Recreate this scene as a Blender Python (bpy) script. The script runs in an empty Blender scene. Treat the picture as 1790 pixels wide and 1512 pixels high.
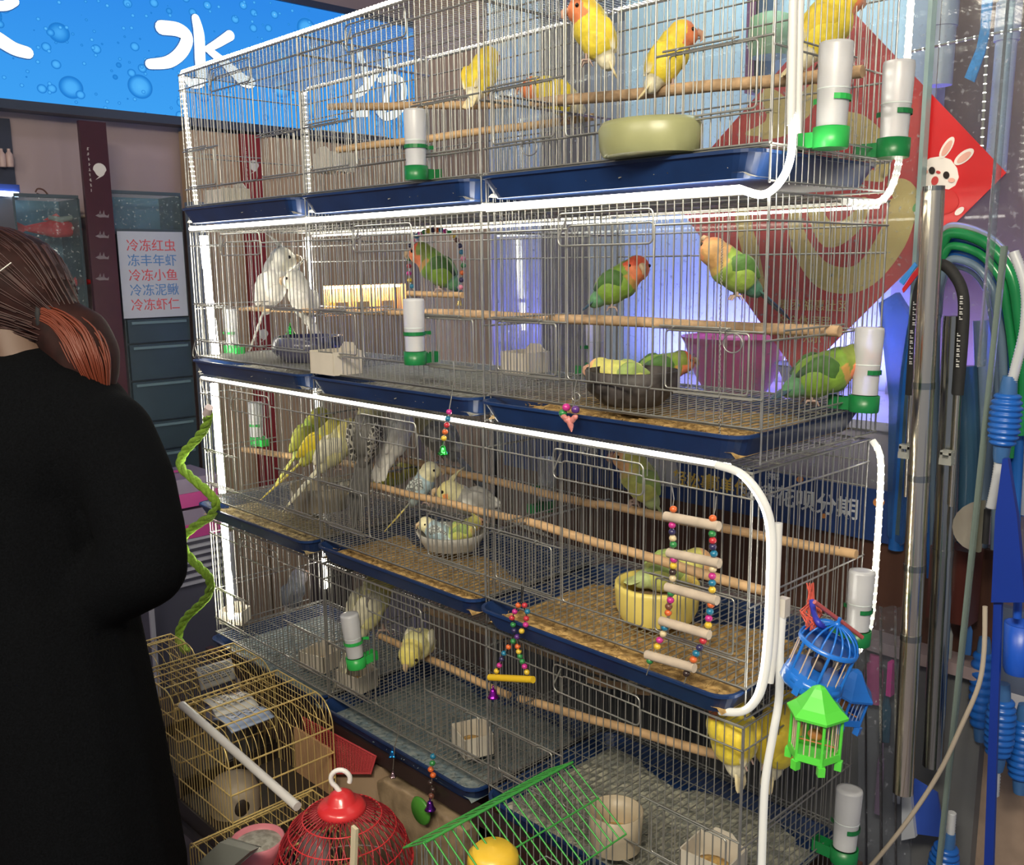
import bpy, bmesh, math, random
from mathutils import Vector as V, Matrix
random.seed(7)
scene = bpy.context.scene
COL = scene.collection
PI = math.pi
# ------------------------------------------------------------------ camera
CC = V((2.60694672, -1.25264497, 1.14907469))
MR = [V((0.69600824, 0.7179499, -0.01097592)),      # right
      V((0.1185878, -0.13001286, -0.98439504)),     # down
      V((-0.70817333, 0.68384544, -0.17563012))]    # forward
FPX = 1658.43
cd = bpy.data.cameras.new('camera'); cam = bpy.data.objects.new('camera', cd); COL.objects.link(cam)
cd.sensor_width = 36.0; cd.lens = 36.0 * FPX / 1790.0; cd.clip_start = 0.05; cd.clip_end = 60
cam.matrix_world = Matrix(((MR[0].x, -MR[1].x, -MR[2].x, CC.x), (MR[0].y, -MR[1].y, -MR[2].y, CC.y),
                           (MR[0].z, -MR[1].z, -MR[2].z, CC.z), (0, 0, 0, 1)))
scene.camera = cam
# ------------------------------------------------------------------ view, world, room lamps
vs = scene.view_settings
vs.view_transform = 'Standard'; vs.look = 'None'; vs.gamma = 1.0; vs.use_curve_mapping = False; vs.exposure = 0.22
scene.cycles.transparent_max_bounces = 24
wd = bpy.data.worlds.new('world'); scene.world = wd; wd.use_nodes = True
wd.node_tree.nodes['Background'].inputs[0].default_value = (0.55, 0.58, 0.70, 1)
wd.node_tree.nodes['Background'].inputs[1].default_value = 0.32

def area(name, loc, target, size, energy, color=(1, 1, 1), size_y=None):
    l = bpy.data.lights.new(name, 'AREA'); l.energy = energy; l.color = color; l.size = size
    if size_y: l.shape = 'RECTANGLE'; l.size_y = size_y
    o = bpy.data.objects.new(name, l); COL.objects.link(o); o.location = loc
    o.rotation_euler = (V(target) - V(loc)).to_track_quat('-Z', 'Y').to_euler()
    return o
area('ceiling_lamp', (2.9, -1.9, 2.45), (1.6, 0.1, 0.5), 1.2, 122, (1.0, 0.90, 0.70), 0.5)
area('ceiling_lamp', (1.2, -2.6, 2.45), (1.2, 0.0, 0.3), 1.2, 34, (1.0, 0.90, 0.72), 0.4)
area('ceiling_lamp', (-0.3, 0.9, 2.42), (-0.9, 0.8, 0.4), 0.8, 4, (0.85, 0.85, 1.0), 0.3)
area('aquarium_lamp', (1.25, 1.12, 0.85), (1.25, 1.25, 1.15), 1.1, 10.0, (0.30, 0.24, 1.0), 0.10)
area('aquarium_lamp', (2.35, 1.12, 0.98), (2.4, 1.25, 1.25), 0.6, 3.5, (0.38, 0.20, 1.0), 0.10)
area('aquarium_lamp', (1.35, 1.05, 2.3), (1.2, 1.2, 1.3), 0.9, 9.0, (0.80, 0.94, 1.0), 0.10)

def at(u, v, X=None, Y=None, Z=None, D=None):
    d = MR[0] * ((u - 895) / FPX) + MR[1] * ((v - 756) / FPX) + MR[2]
    t = D if D is not None else ((X - CC.x) / d.x if X is not None else (Y - CC.y) / d.y if Y is not None else (Z - CC.z) / d.z)
    return CC + d * t

# ------------------------------------------------------------------ materials
MATS = {}
def mat(name, col=(.5, .5, .5), rough=.5, metal=0.0, var=0.0, vscale=20.0, bump=0.0, bscale=60.0, emit=0.0, ecol=None,
        trans=0.0, alpha=1.0, sheen=0.0, coat=0.0, attr=False, spec=None, col2=None, sss=0.0):
    if name in MATS: return MATS[name]
    m = bpy.data.materials.new(name); m.use_nodes = True; MATS[name] = m
    nt = m.node_tree; b = nt.nodes['Principled BSDF']; L = nt.links.new
    b.inputs['Roughness'].default_value = rough; b.inputs['Metallic'].default_value = metal
    b.inputs['Base Color'].default_value = (*col, 1)
    if trans: b.inputs['Transmission Weight'].default_value = trans
    if alpha < 1: b.inputs['Alpha'].default_value = alpha
    if sheen: b.inputs['Sheen Weight'].default_value = sheen
    if coat: b.inputs['Coat Weight'].default_value = coat; b.inputs['Coat Roughness'].default_value = .1
    if spec is not None: b.inputs['Specular IOR Level'].default_value = spec
    if emit:
        b.inputs['Emission Color'].default_value = (*(ecol or col), 1); b.inputs['Emission Strength'].default_value = emit
    tc = nt.nodes.new('ShaderNodeTexCoord')
    src = None
    if attr:
        a = nt.nodes.new('ShaderNodeAttribute'); a.attribute_name = 'Col'; src = a.outputs['Color']
    if var or col2:
        n = nt.nodes.new('ShaderNodeTexNoise'); n.inputs['Scale'].default_value = vscale; n.inputs['Detail'].default_value = 4
        L(tc.outputs['Object'], n.inputs['Vector'])
        mx = nt.nodes.new('ShaderNodeMix'); mx.data_type = 'RGBA'
        if col2:
            r = nt.nodes.new('ShaderNodeMapRange'); r.inputs[1].default_value = .42; r.inputs[2].default_value = .58
            L(n.outputs['Fac'], r.inputs[0]); L(r.outputs[0], mx.inputs['Factor'])
            mx.inputs['A'].default_value = (*col, 1); mx.inputs['B'].default_value = (*col2, 1)
        else:
            mx.blend_type = 'MULTIPLY'; mx.inputs['Factor'].default_value = 1
            r = nt.nodes.new('ShaderNodeMapRange'); r.inputs[1].default_value = .3; r.inputs[2].default_value = .7
            r.inputs[3].default_value = 1 - var; r.inputs[4].default_value = 1 + var * .6
            L(n.outputs['Fac'], r.inputs[0]); L(r.outputs[0], mx.inputs['B'])
            if src: L(src, mx.inputs['A'])
            else: mx.inputs['A'].default_value = (*col, 1)
        src = mx.outputs['Result']
    if src: L(src, b.inputs['Base Color'])
    if bump:
        n2 = nt.nodes.new('ShaderNodeTexNoise'); n2.inputs['Scale'].default_value = bscale
        L(tc.outputs['Object'], n2.inputs['Vector'])
        bp = nt.nodes.new('ShaderNodeBump'); bp.inputs['Strength'].default_value = bump; bp.inputs['Distance'].default_value = .002
        L(n2.outputs['Fac'], bp.inputs['Height']); L(bp.outputs['Normal'], b.inputs['Normal'])
    return m

def glass(name, tint=(.9, .97, .97), dust=0.0, refl=1.0, dscale=90, dustcol=(.8, .85, .85)):
    if name in MATS: return MATS[name]
    m = bpy.data.materials.new(name); m.use_nodes = True; MATS[name] = m
    nt = m.node_tree; nt.nodes.clear(); L = nt.links.new
    out = nt.nodes.new('ShaderNodeOutputMaterial'); tr = nt.nodes.new('ShaderNodeBsdfTransparent'); gl = nt.nodes.new('ShaderNodeBsdfGlossy')
    tr.inputs[0].default_value = (*tint, 1); gl.inputs['Roughness'].default_value = .04
    fr = nt.nodes.new('ShaderNodeFresnel'); fr.inputs[0].default_value = 1.35
    mu = nt.nodes.new('ShaderNodeMath'); mu.operation = 'MULTIPLY'; mu.inputs[1].default_value = refl; L(fr.outputs[0], mu.inputs[0])
    mx = nt.nodes.new('ShaderNodeMixShader'); L(mu.outputs[0], mx.inputs[0]); L(tr.outputs[0], mx.inputs[1]); L(gl.outputs[0], mx.inputs[2])
    last = mx.outputs[0]
    if dust:
        tc = nt.nodes.new('ShaderNodeTexCoord'); n = nt.nodes.new('ShaderNodeTexNoise'); n.inputs['Scale'].default_value = dscale
        n.inputs['Detail'].default_value = 3
        L(tc.outputs['Object'], n.inputs['Vector'])
        n2 = nt.nodes.new('ShaderNodeTexNoise'); n2.inputs['Scale'].default_value = 5; L(tc.outputs['Object'], n2.inputs['Vector'])
        r = nt.nodes.new('ShaderNodeMapRange'); r.inputs[1].default_value = .62; r.inputs[2].default_value = .78
        r.inputs[3].default_value = 0.0; r.inputs[4].default_value = .5; L(n.outputs['Fac'], r.inputs[0])
        r2 = nt.nodes.new('ShaderNodeMapRange'); r2.inputs[1].default_value = .3; r2.inputs[2].default_value = .7
        r2.inputs[3].default_value = dust * .5; r2.inputs[4].default_value = dust; L(n2.outputs['Fac'], r2.inputs[0])
        ad = nt.nodes.new('ShaderNodeMath'); ad.operation = 'ADD'; L(r.outputs[0], ad.inputs[0]); L(r2.outputs[0], ad.inputs[1])
        df = nt.nodes.new('ShaderNodeBsdfDiffuse'); df.inputs[0].default_value = (*dustcol, 1)
        m2 = nt.nodes.new('ShaderNodeMixShader'); L(ad.outputs[0], m2.inputs[0]); L(last, m2.inputs[1]); L(df.outputs[0], m2.inputs[2]); last = m2.outputs[0]
    L(last, out.inputs[0])
    return m

# ------------------------------------------------------------------ mesh builder
class B:
    def __init__(s): s.v = []; s.f = []; s.sm = []
    def add(s, vs, fs, smooth=False):
        o = len(s.v); s.v += [tuple(x) for x in vs]
        for f in fs: s.f.append(tuple(i + o for i in f)); s.sm.append(smooth)
        return s
    def box(s, c, d, rot=None):
        c = V(c); h = V(d) / 2; P = []
        for x in (-1, 1):
            for y in (-1, 1):
                for z in (-1, 1):
                    q = V((x * h.x, y * h.y, z * h.z)); P.append(c + (rot @ q if rot else q))
        return s.add(P, [(0, 1, 3, 2), (4, 6, 7, 5), (0, 4, 5, 1), (2, 3, 7, 6), (0, 2, 6, 4), (1, 5, 7, 3)])
    def bb(s, a, b):
        a = V(a); b = V(b); return s.box((a + b) / 2, b - a)
    def cyl(s, a, b, r, n=6, r1=None, cap=True):
        a = V(a); b = V(b); r1 = r if r1 is None else r1
        z = (b - a).normalized(); x = z.orthogonal().normalized(); y = z.cross(x); P = []
        for i in range(n):
            t = 2 * PI * i / n; d = x * math.cos(t) + y * math.sin(t); P.append(a + d * r); P.append(b + d * r1)
        s.add(P, [(2 * i, 2 * ((i + 1) % n), 2 * ((i + 1) % n) + 1, 2 * i + 1) for i in range(n)], n > 4)
        if cap: s.add([P[2 * i] for i in range(n)], [tuple(range(n))[::-1]]); s.add([P[2 * i + 1] for i in range(n)], [tuple(range(n))])
        return s
    def tube(s, pts, r, n=6, closed=False, sx=1.0, up=None, cap=True):
        pts = [V(p) for p in pts]; m = len(pts); P = []; prev = None
        rr = r if isinstance(r, (list, tuple)) else [r] * m
        for i, p in enumerate(pts):
            a = pts[(i - 1) % m] if (closed or i > 0) else p; b = pts[(i + 1) % m] if (closed or i < m - 1) else p
            t = (b - a); t = t.normalized() if t.length > 1e-9 else V((0, 0, 1))
            if up is not None: x = t.cross(V(up)); x = x.normalized() if x.length > 1e-4 else t.orthogonal().normalized()
            elif prev is None: x = t.orthogonal().normalized()
            else: x = (prev - t * prev.dot(t)); x = x.normalized() if x.length > 1e-6 else t.orthogonal().normalized()
            prev = x; y = t.cross(x)
            for k in range(n):
                w = 2 * PI * k / n; P.append(p + (x * math.cos(w) * sx + y * math.sin(w)) * rr[i])
        F = []
        for i in range(m if closed else m - 1):
            j = (i + 1) % m
            for k in range(n): F.append((i * n + k, i * n + (k + 1) % n, j * n + (k + 1) % n, j * n + k))
        s.add(P, F, True)
        if cap and not closed: s.add(P[:n], [tuple(range(n))[::-1]]); s.add(P[-n:], [tuple(range(n))])
        return s
    def lathe(s, prof, n=24, c=(0, 0, 0), M=None, smooth=True, sx=1, sy=1):
        c = V(c); P = []; m = len(prof)
        for r, z in prof:
            for k in range(n):
                w = 2 * PI * k / n; q = V((r * math.cos(w) * sx, r * math.sin(w) * sy, z)); P.append(c + (M @ q if M else q))
        F = [(i * n + k, i * n + (k + 1) % n, (i + 1) * n + (k + 1) % n, (i + 1) * n + k) for i in range(m - 1) for k in range(n)]
        s.add(P, F, smooth)
        for i, rev in ((0, True), (m - 1, False)):
            if prof[i][0] > 1e-5:
                f = tuple(range(n)); s.add(P[i * n:(i + 1) * n], [f[::-1] if rev else f])
        return s
    def ball(s, c, r, nu=10, nv=7, M=None):
        r = r if isinstance(r, (tuple, list)) else (r, r, r); c = V(c); P = []; 
        for j in range(1, nv):
            p = PI * j / nv
            for i in range(nu):
                w = 2 * PI * i / nu; q = V((r[0] * math.sin(p) * math.cos(w), r[1] * math.sin(p) * math.sin(w), r[2] * math.cos(p))); P.append(c + (M @ q if M else q))
        for zz in (r[2], -r[2]):
            q = V((0, 0, zz)); P.append(c + (M @ q if M else q))
        a = len(P) - 2; F = []
        for j in range(nv - 2):
            for i in range(nu): F.append((j * nu + i, (j + 1) * nu + i, (j + 1) * nu + (i + 1) % nu, j * nu + (i + 1) % nu))
        for i in range(nu):
            F.append((a, i, (i + 1) % nu)); F.append((a + 1, (nv - 2) * nu + (i + 1) % nu, (nv - 2) * nu + i))
        return s.add(P, F, True)
    def prism(s, poly, o, ex, ey, th):          # polygon in plane o + x*ex + y*ey, thickness th along normal (centered from 0 to th)
        o = V(o); ex = V(ex); ey = V(ey); n = ex.cross(ey).normalized(); m = len(poly)
        P = [o + ex * x + ey * y for x, y in poly] + [o + ex * x + ey * y + n * th for x, y in poly]
        return s.add(P, [tuple(range(m))[::-1], tuple(range(m, 2 * m))] + [(i, (i + 1) % m, m + (i + 1) % m, m + i) for i in range(m)])

def mesh(name, b, m=None):
    me = bpy.data.meshes.new(name); me.from_pydata(b.v, [], b.f)
    me.polygons.foreach_set('use_smooth', b.sm); me.update()
    bm = bmesh.new(); bm.from_mesh(me); bmesh.ops.recalc_face_normals(bm, faces=bm.faces); bm.to_mesh(me); bm.free()
    if m: me.materials.append(m)
    return me
def obj(name, b, m=None, parent=None):
    me = b if isinstance(b, bpy.types.Mesh) else mesh(name, b, m)
    o = bpy.data.objects.new(name, me); COL.objects.link(o)
    if parent: o.parent = parent
    return o
def tag(o, label, cat, group=None, kind=None):
    o['label'] = label; o['category'] = cat
    if group: o['group'] = group
    if kind: o['kind'] = kind
    return o
def thing(name, label, cat, loc=(0, 0, 0), rz=0, group=None):
    o = bpy.data.objects.new(name, None); COL.objects.link(o); o.empty_display_size = .05
    o.location = loc; o.rotation_euler = (0, 0, rz)
    return tag(o, label, cat, group)
def struct(name, b, m, parent=None):
    o = obj(name, b, m, parent); o['kind'] = 'structure'; return o
def dup(root, label=None, loc=None, rz=None):
    def cp(o, par):
        c = o.copy(); COL.objects.link(c)
        if par: c.parent = par
        for ch in o.children: cp(ch, c)
        return c
    r = cp(root, None)
    if label: r['label'] = label
    if loc is not None: r.location = loc
    if rz is not None: r.rotation_euler = (0, 0, rz)
    return r
def remesh(b, voxel, smooth=6, mats=None, name='body'):
    me = bpy.data.meshes.new('tmp'); me.from_pydata(b.v, [], b.f)
    o = bpy.data.objects.new('tmp', me); COL.objects.link(o)
    r = o.modifiers.new('r', 'REMESH'); r.mode = 'VOXEL'; r.voxel_size = voxel
    if smooth: sm = o.modifiers.new('s', 'SMOOTH'); sm.iterations = smooth; sm.factor = .5
    dg = bpy.context.evaluated_depsgraph_get(); dg.update()
    res = bpy.data.meshes.new_from_object(o.evaluated_get(dg)); res.name = name
    bpy.data.objects.remove(o); bpy.data.meshes.remove(me)
    res.materials.clear()
    for p in res.polygons: p.use_smooth = True
    if mats: res.materials.append(mats)
    return res
def paint(me, fn):
    a = me.color_attributes.new('Col', 'FLOAT_COLOR', 'POINT')
    for i, v in enumerate(me.vertices): a.data[i].color = (*fn(v.co), 1)
def text(s, size, o, ex, ey, m, parent, name='lettering', th=.0006, align='CENTER', bold=0.0):
    cu = bpy.data.curves.new('t', 'FONT'); cu.body = s; cu.size = size; cu.align_x = align; cu.align_y = 'CENTER'; cu.extrude = th; cu.offset = bold
    cu.resolution_u = 3
    t = bpy.data.objects.new('t', cu); COL.objects.link(t)
    dg = bpy.context.evaluated_depsgraph_get(); dg.update()
    me = bpy.data.meshes.new_from_object(t.evaluated_get(dg)); bpy.data.objects.remove(t); me.name = name
    ex = V(ex); ey = V(ey); n = ex.cross(ey)
    me.transform(Matrix(((ex.x, ey.x, n.x, o[0]), (ex.y, ey.y, n.y, o[1]), (ex.z, ey.z, n.z, o[2]), (0, 0, 0, 1))))
    me.materials.clear(); me.materials.append(m)
    return obj(name, me, None, parent)
def bez(pts, n=8):                                # Catmull-Rom through points
    pts = [V(p) for p in pts]; out = []
    for i in range(len(pts) - 1):
        p0 = pts[max(i - 1, 0)]; p1 = pts[i]; p2 = pts[i + 1]; p3 = pts[min(i + 2, len(pts) - 1)]
        for k in range(n):
            t = k / n
            out.append(.5 * ((2 * p1) + (p2 - p0) * t + (2 * p0 - 5 * p1 + 4 * p2 - p3) * t * t + (3 * p1 - p0 - 3 * p2 + p3) * t ** 3))
    out.append(pts[-1]); return out

wire_m = mat('zinc_wire', (.46, .455, .42), .38, .8, var=.15, vscale=40)
wire2_m = mat('zinc_frame', (.38, .38, .375), .40, .8, var=.15, vscale=40)
tray_m = mat('blue_plastic', (.007, .030, .115), .42, var=.25, vscale=14)
wood_m = mat('pale_dowel', (.62, .40, .21), .6, var=.22, vscale=35, bump=.2)
white_m = mat('white_plastic', (.72, .68, .62), .4, var=.08)
green_m = mat('green_plastic', (.008, .17, .045), .35, var=.1)
bottle_m = mat('frosted_plastic', (.80, .81, .85), .35, trans=.45, var=.04)
# ================================================================== SETTING
FZ = -0.50
m_floor = mat('floor_tile', (.16, .15, .19), .35, var=.25, vscale=3)
struct('floor', B().bb((-3.2, -3.6, FZ - .05), (4.6, 3.2, FZ)), m_floor)
m_panel = mat('pinkish_panel', (.33, .25, .26), .5, var=.05, vscale=2)
struct('wall_left', B().bb((-1.36, -3.6, FZ), (-1.30, 3.2, 2.5)), m_panel)
struct('ceiling', B().bb((-3.2, -3.6, 2.5), (4.6, 3.2, 2.56)), mat('ceiling_paint', (.45, .47, .52), .8))
# wood cabinet front seen through the left cages
def woodgrain(name, c1, c2, sc=(3, 3, 22)):
    m = bpy.data.materials.new(name); m.use_nodes = True; nt = m.node_tree; b = nt.nodes['Principled BSDF']; L = nt.links.new
    tc = nt.nodes.new('ShaderNodeTexCoord'); mp = nt.nodes.new('ShaderNodeMapping'); mp.inputs['Scale'].default_value = (sc[2], sc[2], sc[0])
    n = nt.nodes.new('ShaderNodeTexNoise'); n.inputs['Detail'].default_value = 5; n.inputs['Scale'].default_value = 2
    L(tc.outputs['Object'], mp.inputs[0]); L(mp.outputs[0], n.inputs['Vector'])
    cr = nt.nodes.new('ShaderNodeMix'); cr.data_type = 'RGBA'; cr.inputs['A'].default_value = (*c1, 1); cr.inputs['B'].default_value = (*c2, 1)
    L(n.outputs['Fac'], cr.inputs['Factor']); L(cr.outputs['Result'], b.inputs['Base Color']); b.inputs['Roughness'].default_value = .45
    return m
m_wood = woodgrain('beech_panel', (.40, .28, .18), (.32, .21, .13))
m_dwood = woodgrain('dark_wood', (.06, .025, .018), (.10, .045, .03))
cab = thing('wall_cabinet', 'tall beech-coloured cabinet wall behind the left cages with a warm lit niche', 'cabinet', (-1.2, 1.1, FZ))
def rel(o, b):                                     # shift builder coords to be relative to thing location
    l = o.location; b.v = [(x - l.x, y - l.y, z - l.z) for x, y, z in b.v]; return b
yA, yB = .60, 1.75
b = B()
nz0, nz1 = .915, 1.055; ny0, ny1 = 1.22, 1.70
for y0, y1, z0, z1 in [(yA, .86, FZ, 1.70), (.865, ny0, FZ, 1.70), (ny0, ny1, nz1, 1.70), (ny0, ny1, FZ, nz0), (ny1, yB, FZ, 1.70)]:
    b.bb((-1.28, y0 + .002, z0), (-1.20, y1 - .002, z1))
obj('front_panel', rel(cab, b), m_wood, cab)
obj('niche_back', rel(cab, B().bb((-1.295, ny0, nz0), (-1.285, ny1, nz1))), mat('niche_board', (.85, .58, .28), .6), cab)
lt = obj('niche_light', rel(cab, B().bb((-1.27, ny0 + .02, nz1 - .016), (-1.22, ny1 - .02, nz1 - .004))), mat('warm_led', (1, .72, .38), emit=26, ecol=(1, .68, .32)), cab)
for yy in (1.30, 1.42, 1.57):
    obj('shelf_goods', rel(cab, B().bb((-1.275, yy, nz0), (-1.225, yy + .07, nz0 + .06))), mat('goods_box', (.55, .38, .16), .6), cab)

# pillar and right-hand glass front
m_pil = woodgrain('pillar_board', (.30, .22, .18), (.24, .17, .14))
p = struct('pillar_1', B().bb((.215, .66, FZ), (.548, .86, 2.5)), m_pil)
struct('trim_1', B().bb((.549, .655, FZ), (.553, .865, 2.5)), mat('pillar_steel', (.40, .41, .43), .35, .7, var=.1, vscale=6), p)
m_ablue = mat('pale_blue_wall', (.50, .66, .72), .5, var=.18, vscale=2.5)
WBX = at(1592, 120, Y=1.25).x
struct('wall_back', B().bb((.56, 1.25, FZ), (WBX, 1.30, 2.5)), m_ablue)
struct('wall_right', B().bb((WBX, 1.25, FZ), (4.6, 1.30, 2.5)), mat('brown_wall', (.13, .085, .07), .6, var=.25, vscale=5))
struct('trim_2', B().bb((WBX + .005, 1.20, FZ), (at(1640, 120, Y=1.2).x, 1.25, 2.5)), mat('grey_post', (.35, .40, .46), .5))
# low wall under the glass: brown band, ledge, grey-green skirting board
struct('wall_front', B().bb((.56, .66, .36), (1.99, .70, .585)), m_dwood)
struct('trim_3', B().bb((.56, .60, .335), (1.99, .70, .36)), mat('ledge_stone', (.30, .23, .24), .4, var=.2, vscale=8))
struct('baseboard_back', B().bb((.56, .63, FZ), (1.99, .66, .335)), mat('bluegrey_board', (.15, .155, .165), .5, var=.2, vscale=4))
gl_m = glass('dusty_acrylic', (.93, .97, .97), dust=.08, refl=.7, dustcol=(.55, .60, .62))
struct('window_1', B().bb((.57, .655, .585), (1.795, .659, 2.4)), gl_m)
struct('window_2', B().bb((1.80, .675, .585), (2.6, .679, 2.4)), glass('clear_acrylic', (.93, .96, .97), dust=.06, refl=.9, dustcol=(.5, .5, .55)))
struct('trim_4', B().bb((1.790, .640, .585), (1.798, .662, 2.4)), mat('acrylic_edge', (.45, .62, .62), .2, trans=.4))

# stand that carries the rack
st = thing('rack_stand', 'low dark brown wooden stand the cage rack rests on', 'stand', (.93, .2, FZ))
obj('plinth', rel(st, B().bb((-.01, .075, FZ), (1.87, .40, -.012))), m_dwood, st)
obj('fascia_board', rel(st, B().bb((-.02, -.028, -.032), (1.88, -.008, .004))), mat('dark_fascia', (.035, .022, .022), .3, var=.2, vscale=9), st)

# ================================================================== CAGES
CP, CW, CD, CH, PITCH, H1 = .6174, .609, .3887, .408, .42, .053
WR, FR = .00108, .0017
def hwires(b, pts, r=FR, n=6):
    for a, c in pts: b.cyl(a, c, r, n)
def rect_wire(b, x0, x1, z0, z1, y, r=FR, rad=.008):
    P = []
    for cx, cz, a0 in ((x1 - rad, z1 - rad, 0), (x0 + rad, z1 - rad, 90), (x0 + rad, z0 + rad, 180), (x1 - rad, z0 + rad, 270)):
        for k in range(4):
            a = math.radians(a0 + k * 30); P.append((cx + rad * math.cos(a), y, cz + rad * math.sin(a)))
    b.tube(P, r, 6, closed=True)
DX0, DX1, DZ0, DZ1 = .212, .402, .102, .372
def in_door(x, z): return DX0 < x < DX1 and DZ0 < z < DZ1
cm = {}
b = B(); n = 36
for i in range(n + 1):
    x = .003 + (CW - .006) * i / n
    if DX0 - .004 < x < DX1 + .004:
        b.cyl((x, 0, H1), (x, 0, DZ0), WR, 5); b.cyl((x, 0, DZ1), (x, 0, CH), WR, 5)
    else: b.cyl((x, 0, H1), (x, 0, CH), WR, 5)
hwires(b, [((0, 0, H1), (CW, 0, H1)), ((0, -.003, H1 + .003), (CW, -.003, H1 + .003)), ((0, 0, CH), (CW, 0, CH)), ((0, -.002, .367), (DX0, -.002, .367)), ((DX1, -.002, .367), (CW, -.002, .367)),
           ((0, -.002, .101), (CW, -.002, .101)), ((0, -.002, .203), (DX0, -.002, .203)), ((DX1, -.002, .203), (CW, -.002, .203))])
cm['front_panel'] = mesh('front_panel', b, wire_m)
b = B()
for i in range(1, 11):
    x = DX0 + (DX1 - DX0) * i / 11; b.cyl((x, -.0035, DZ0), (x, -.0035, DZ1), WR, 5)
rect_wire(b, DX0, DX1, DZ0, DZ1, -.0035)
cm['door'] = mesh('door', b, wire_m)
b = B(); rect_wire(b, DX0 - .018, DX1 + .001, .338, .393, -.008, FR, .010); b.cyl((DX0 - .018, -.008, .35), (DX0 - .003, -.004, .385), FR)
cm['latch'] = mesh('latch', b, wire_m)
def flap(x0, x1):
    b = B(); rect_wire(b, x0, x1, .106, .20, -.0045, FR, .006)
    b.cyl((x0 - .01, -.0085, .207), (x1 - .03, -.0085, .207), FR); b.cyl((x0 + .02, -.0085, .1), (x1 + .012, -.0085, .1), FR)
    for x in (x0 + .02, x1 - .035): b.tube([(x, -.0085, .207), (x - .004, -.012, .204), (x - .004, -.0085, .200), (x, -.0045, .2)], FR * .9, 5)
    k = 6
    for i in range(1, k): x = x0 + (x1 - x0) * i / k; b.cyl((x, -.0045, .106), (x, -.0045, .2), WR, 5)
    return b
cm['flap1'] = mesh('feeder_flap', flap(.03, .185), wire_m); cm['flap2'] = mesh('feeder_flap', flap(.43, .585), wire_m)
b = B()
for i in range(n + 1):
    x = .003 + (CW - .006) * i / n; b.cyl((x, CD, .0), (x, CD, CH), WR, 5)
hwires(b, [((0, CD, z), (CW, CD, z)) for z in (.003, H1, .185, .32, .367, CH)])
cm['back_panel'] = mesh('back_panel', b, wire_m)
def side(x, s):
    b = B(); k = 21
    for i in range(k + 1):
        y = .002 + (CD - .004) * i / k; b.cyl((x, y, 0), (x, y, CH), WR if 0 < i < k else FR * 1.1, 5)
    hwires(b, [((x + s * .002, 0, z), (x + s * .002, CD, z)) for z in (.003, H1 + .002, .19, .367, CH)])
    b.cyl((x + s * .004, .05, .203), (x + s * .004, .24, .203), FR); b.cyl((x + s * .004, .12, .07), (x + s * .004, .33, .07), FR)
    return b
cm['side1'] = mesh('side_panel', side(.0015, -1), wire2_m); cm['side2'] = mesh('side_panel', side(CW - .0015, 1), wire2_m)
b = B(); k = 48
for i in range(k + 1): x = .004 + (CW - .008) * i / k; b.cyl((x, 0, CH), (x, CD, CH), .00075, 5)
hwires(b, [((0, CD * t, CH - .002), (CW, CD * t, CH - .002)) for t in (0, .25, .5, .75, 1)])
cm['roof_grid'] = mesh('roof_grid', b, wire_m)
b = B(); k = 38
for i in range(k + 1): x = .004 + (CW - .008) * i / k; b.cyl((x, .002, H1), (x, CD - .002, H1), .0013, 5)
hwires(b, [((.003, CD * t, H1 - .002), (CW - .003, CD * t, H1 - .002)) for t in (.02, .2, .4, .6, .8, .98)], WR)
cm['floor_grate'] = mesh('floor_grate', b, wire_m)
def rrect(x0, x1, y0, y1, r, z, k=5):
    P = []
    for cx, cy, a0 in ((x1 - r, y1 - r, 0), (x0 + r, y1 - r, 90), (x0 + r, y0 + r, 180), (x1 - r, y0 + r, 270)):
        for i in range(k + 1): a = math.radians(a0 + 90 * i / k); P.append((cx + r * math.cos(a), cy + r * math.sin(a), z))
    return P
def loft(b, rings, close0=True, close1=True, smooth=True):
    m = len(rings[0]); P = [q for r in rings for q in r]
    b.add(P, [(i * m + k, i * m + (k + 1) % m, (i + 1) * m + (k + 1) % m, (i + 1) * m + k) for i in range(len(rings) - 1) for k in range(m)], smooth)
    if close0: b.add(rings[0], [tuple(range(m))[::-1]])
    if close1: b.add(rings[-1], [tuple(range(m))])
    return b
ty0, ty1 = -.032, CD - .015
b = B(); g = .006
loft(b, [rrect(g + .022, CW - g - .022, ty0 + .02, ty1 - .02, .03, .008), rrect(g + .004, CW - g - .004, ty0 + .004, ty1 - .004, .034, .043),
         rrect(g, CW - g, ty0, ty1, .036, .043), rrect(g, CW - g, ty0, ty1, .036, .048),
         rrect(g + .006, CW - g - .006, ty0 + .006, ty1 - .006, .032, .048), rrect(g + .024, CW - g - .024, ty0 + .022, ty1 - .022, .03, .014)], smooth=False)
cm['tray'] = mesh('tray', b, tray_m)
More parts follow.
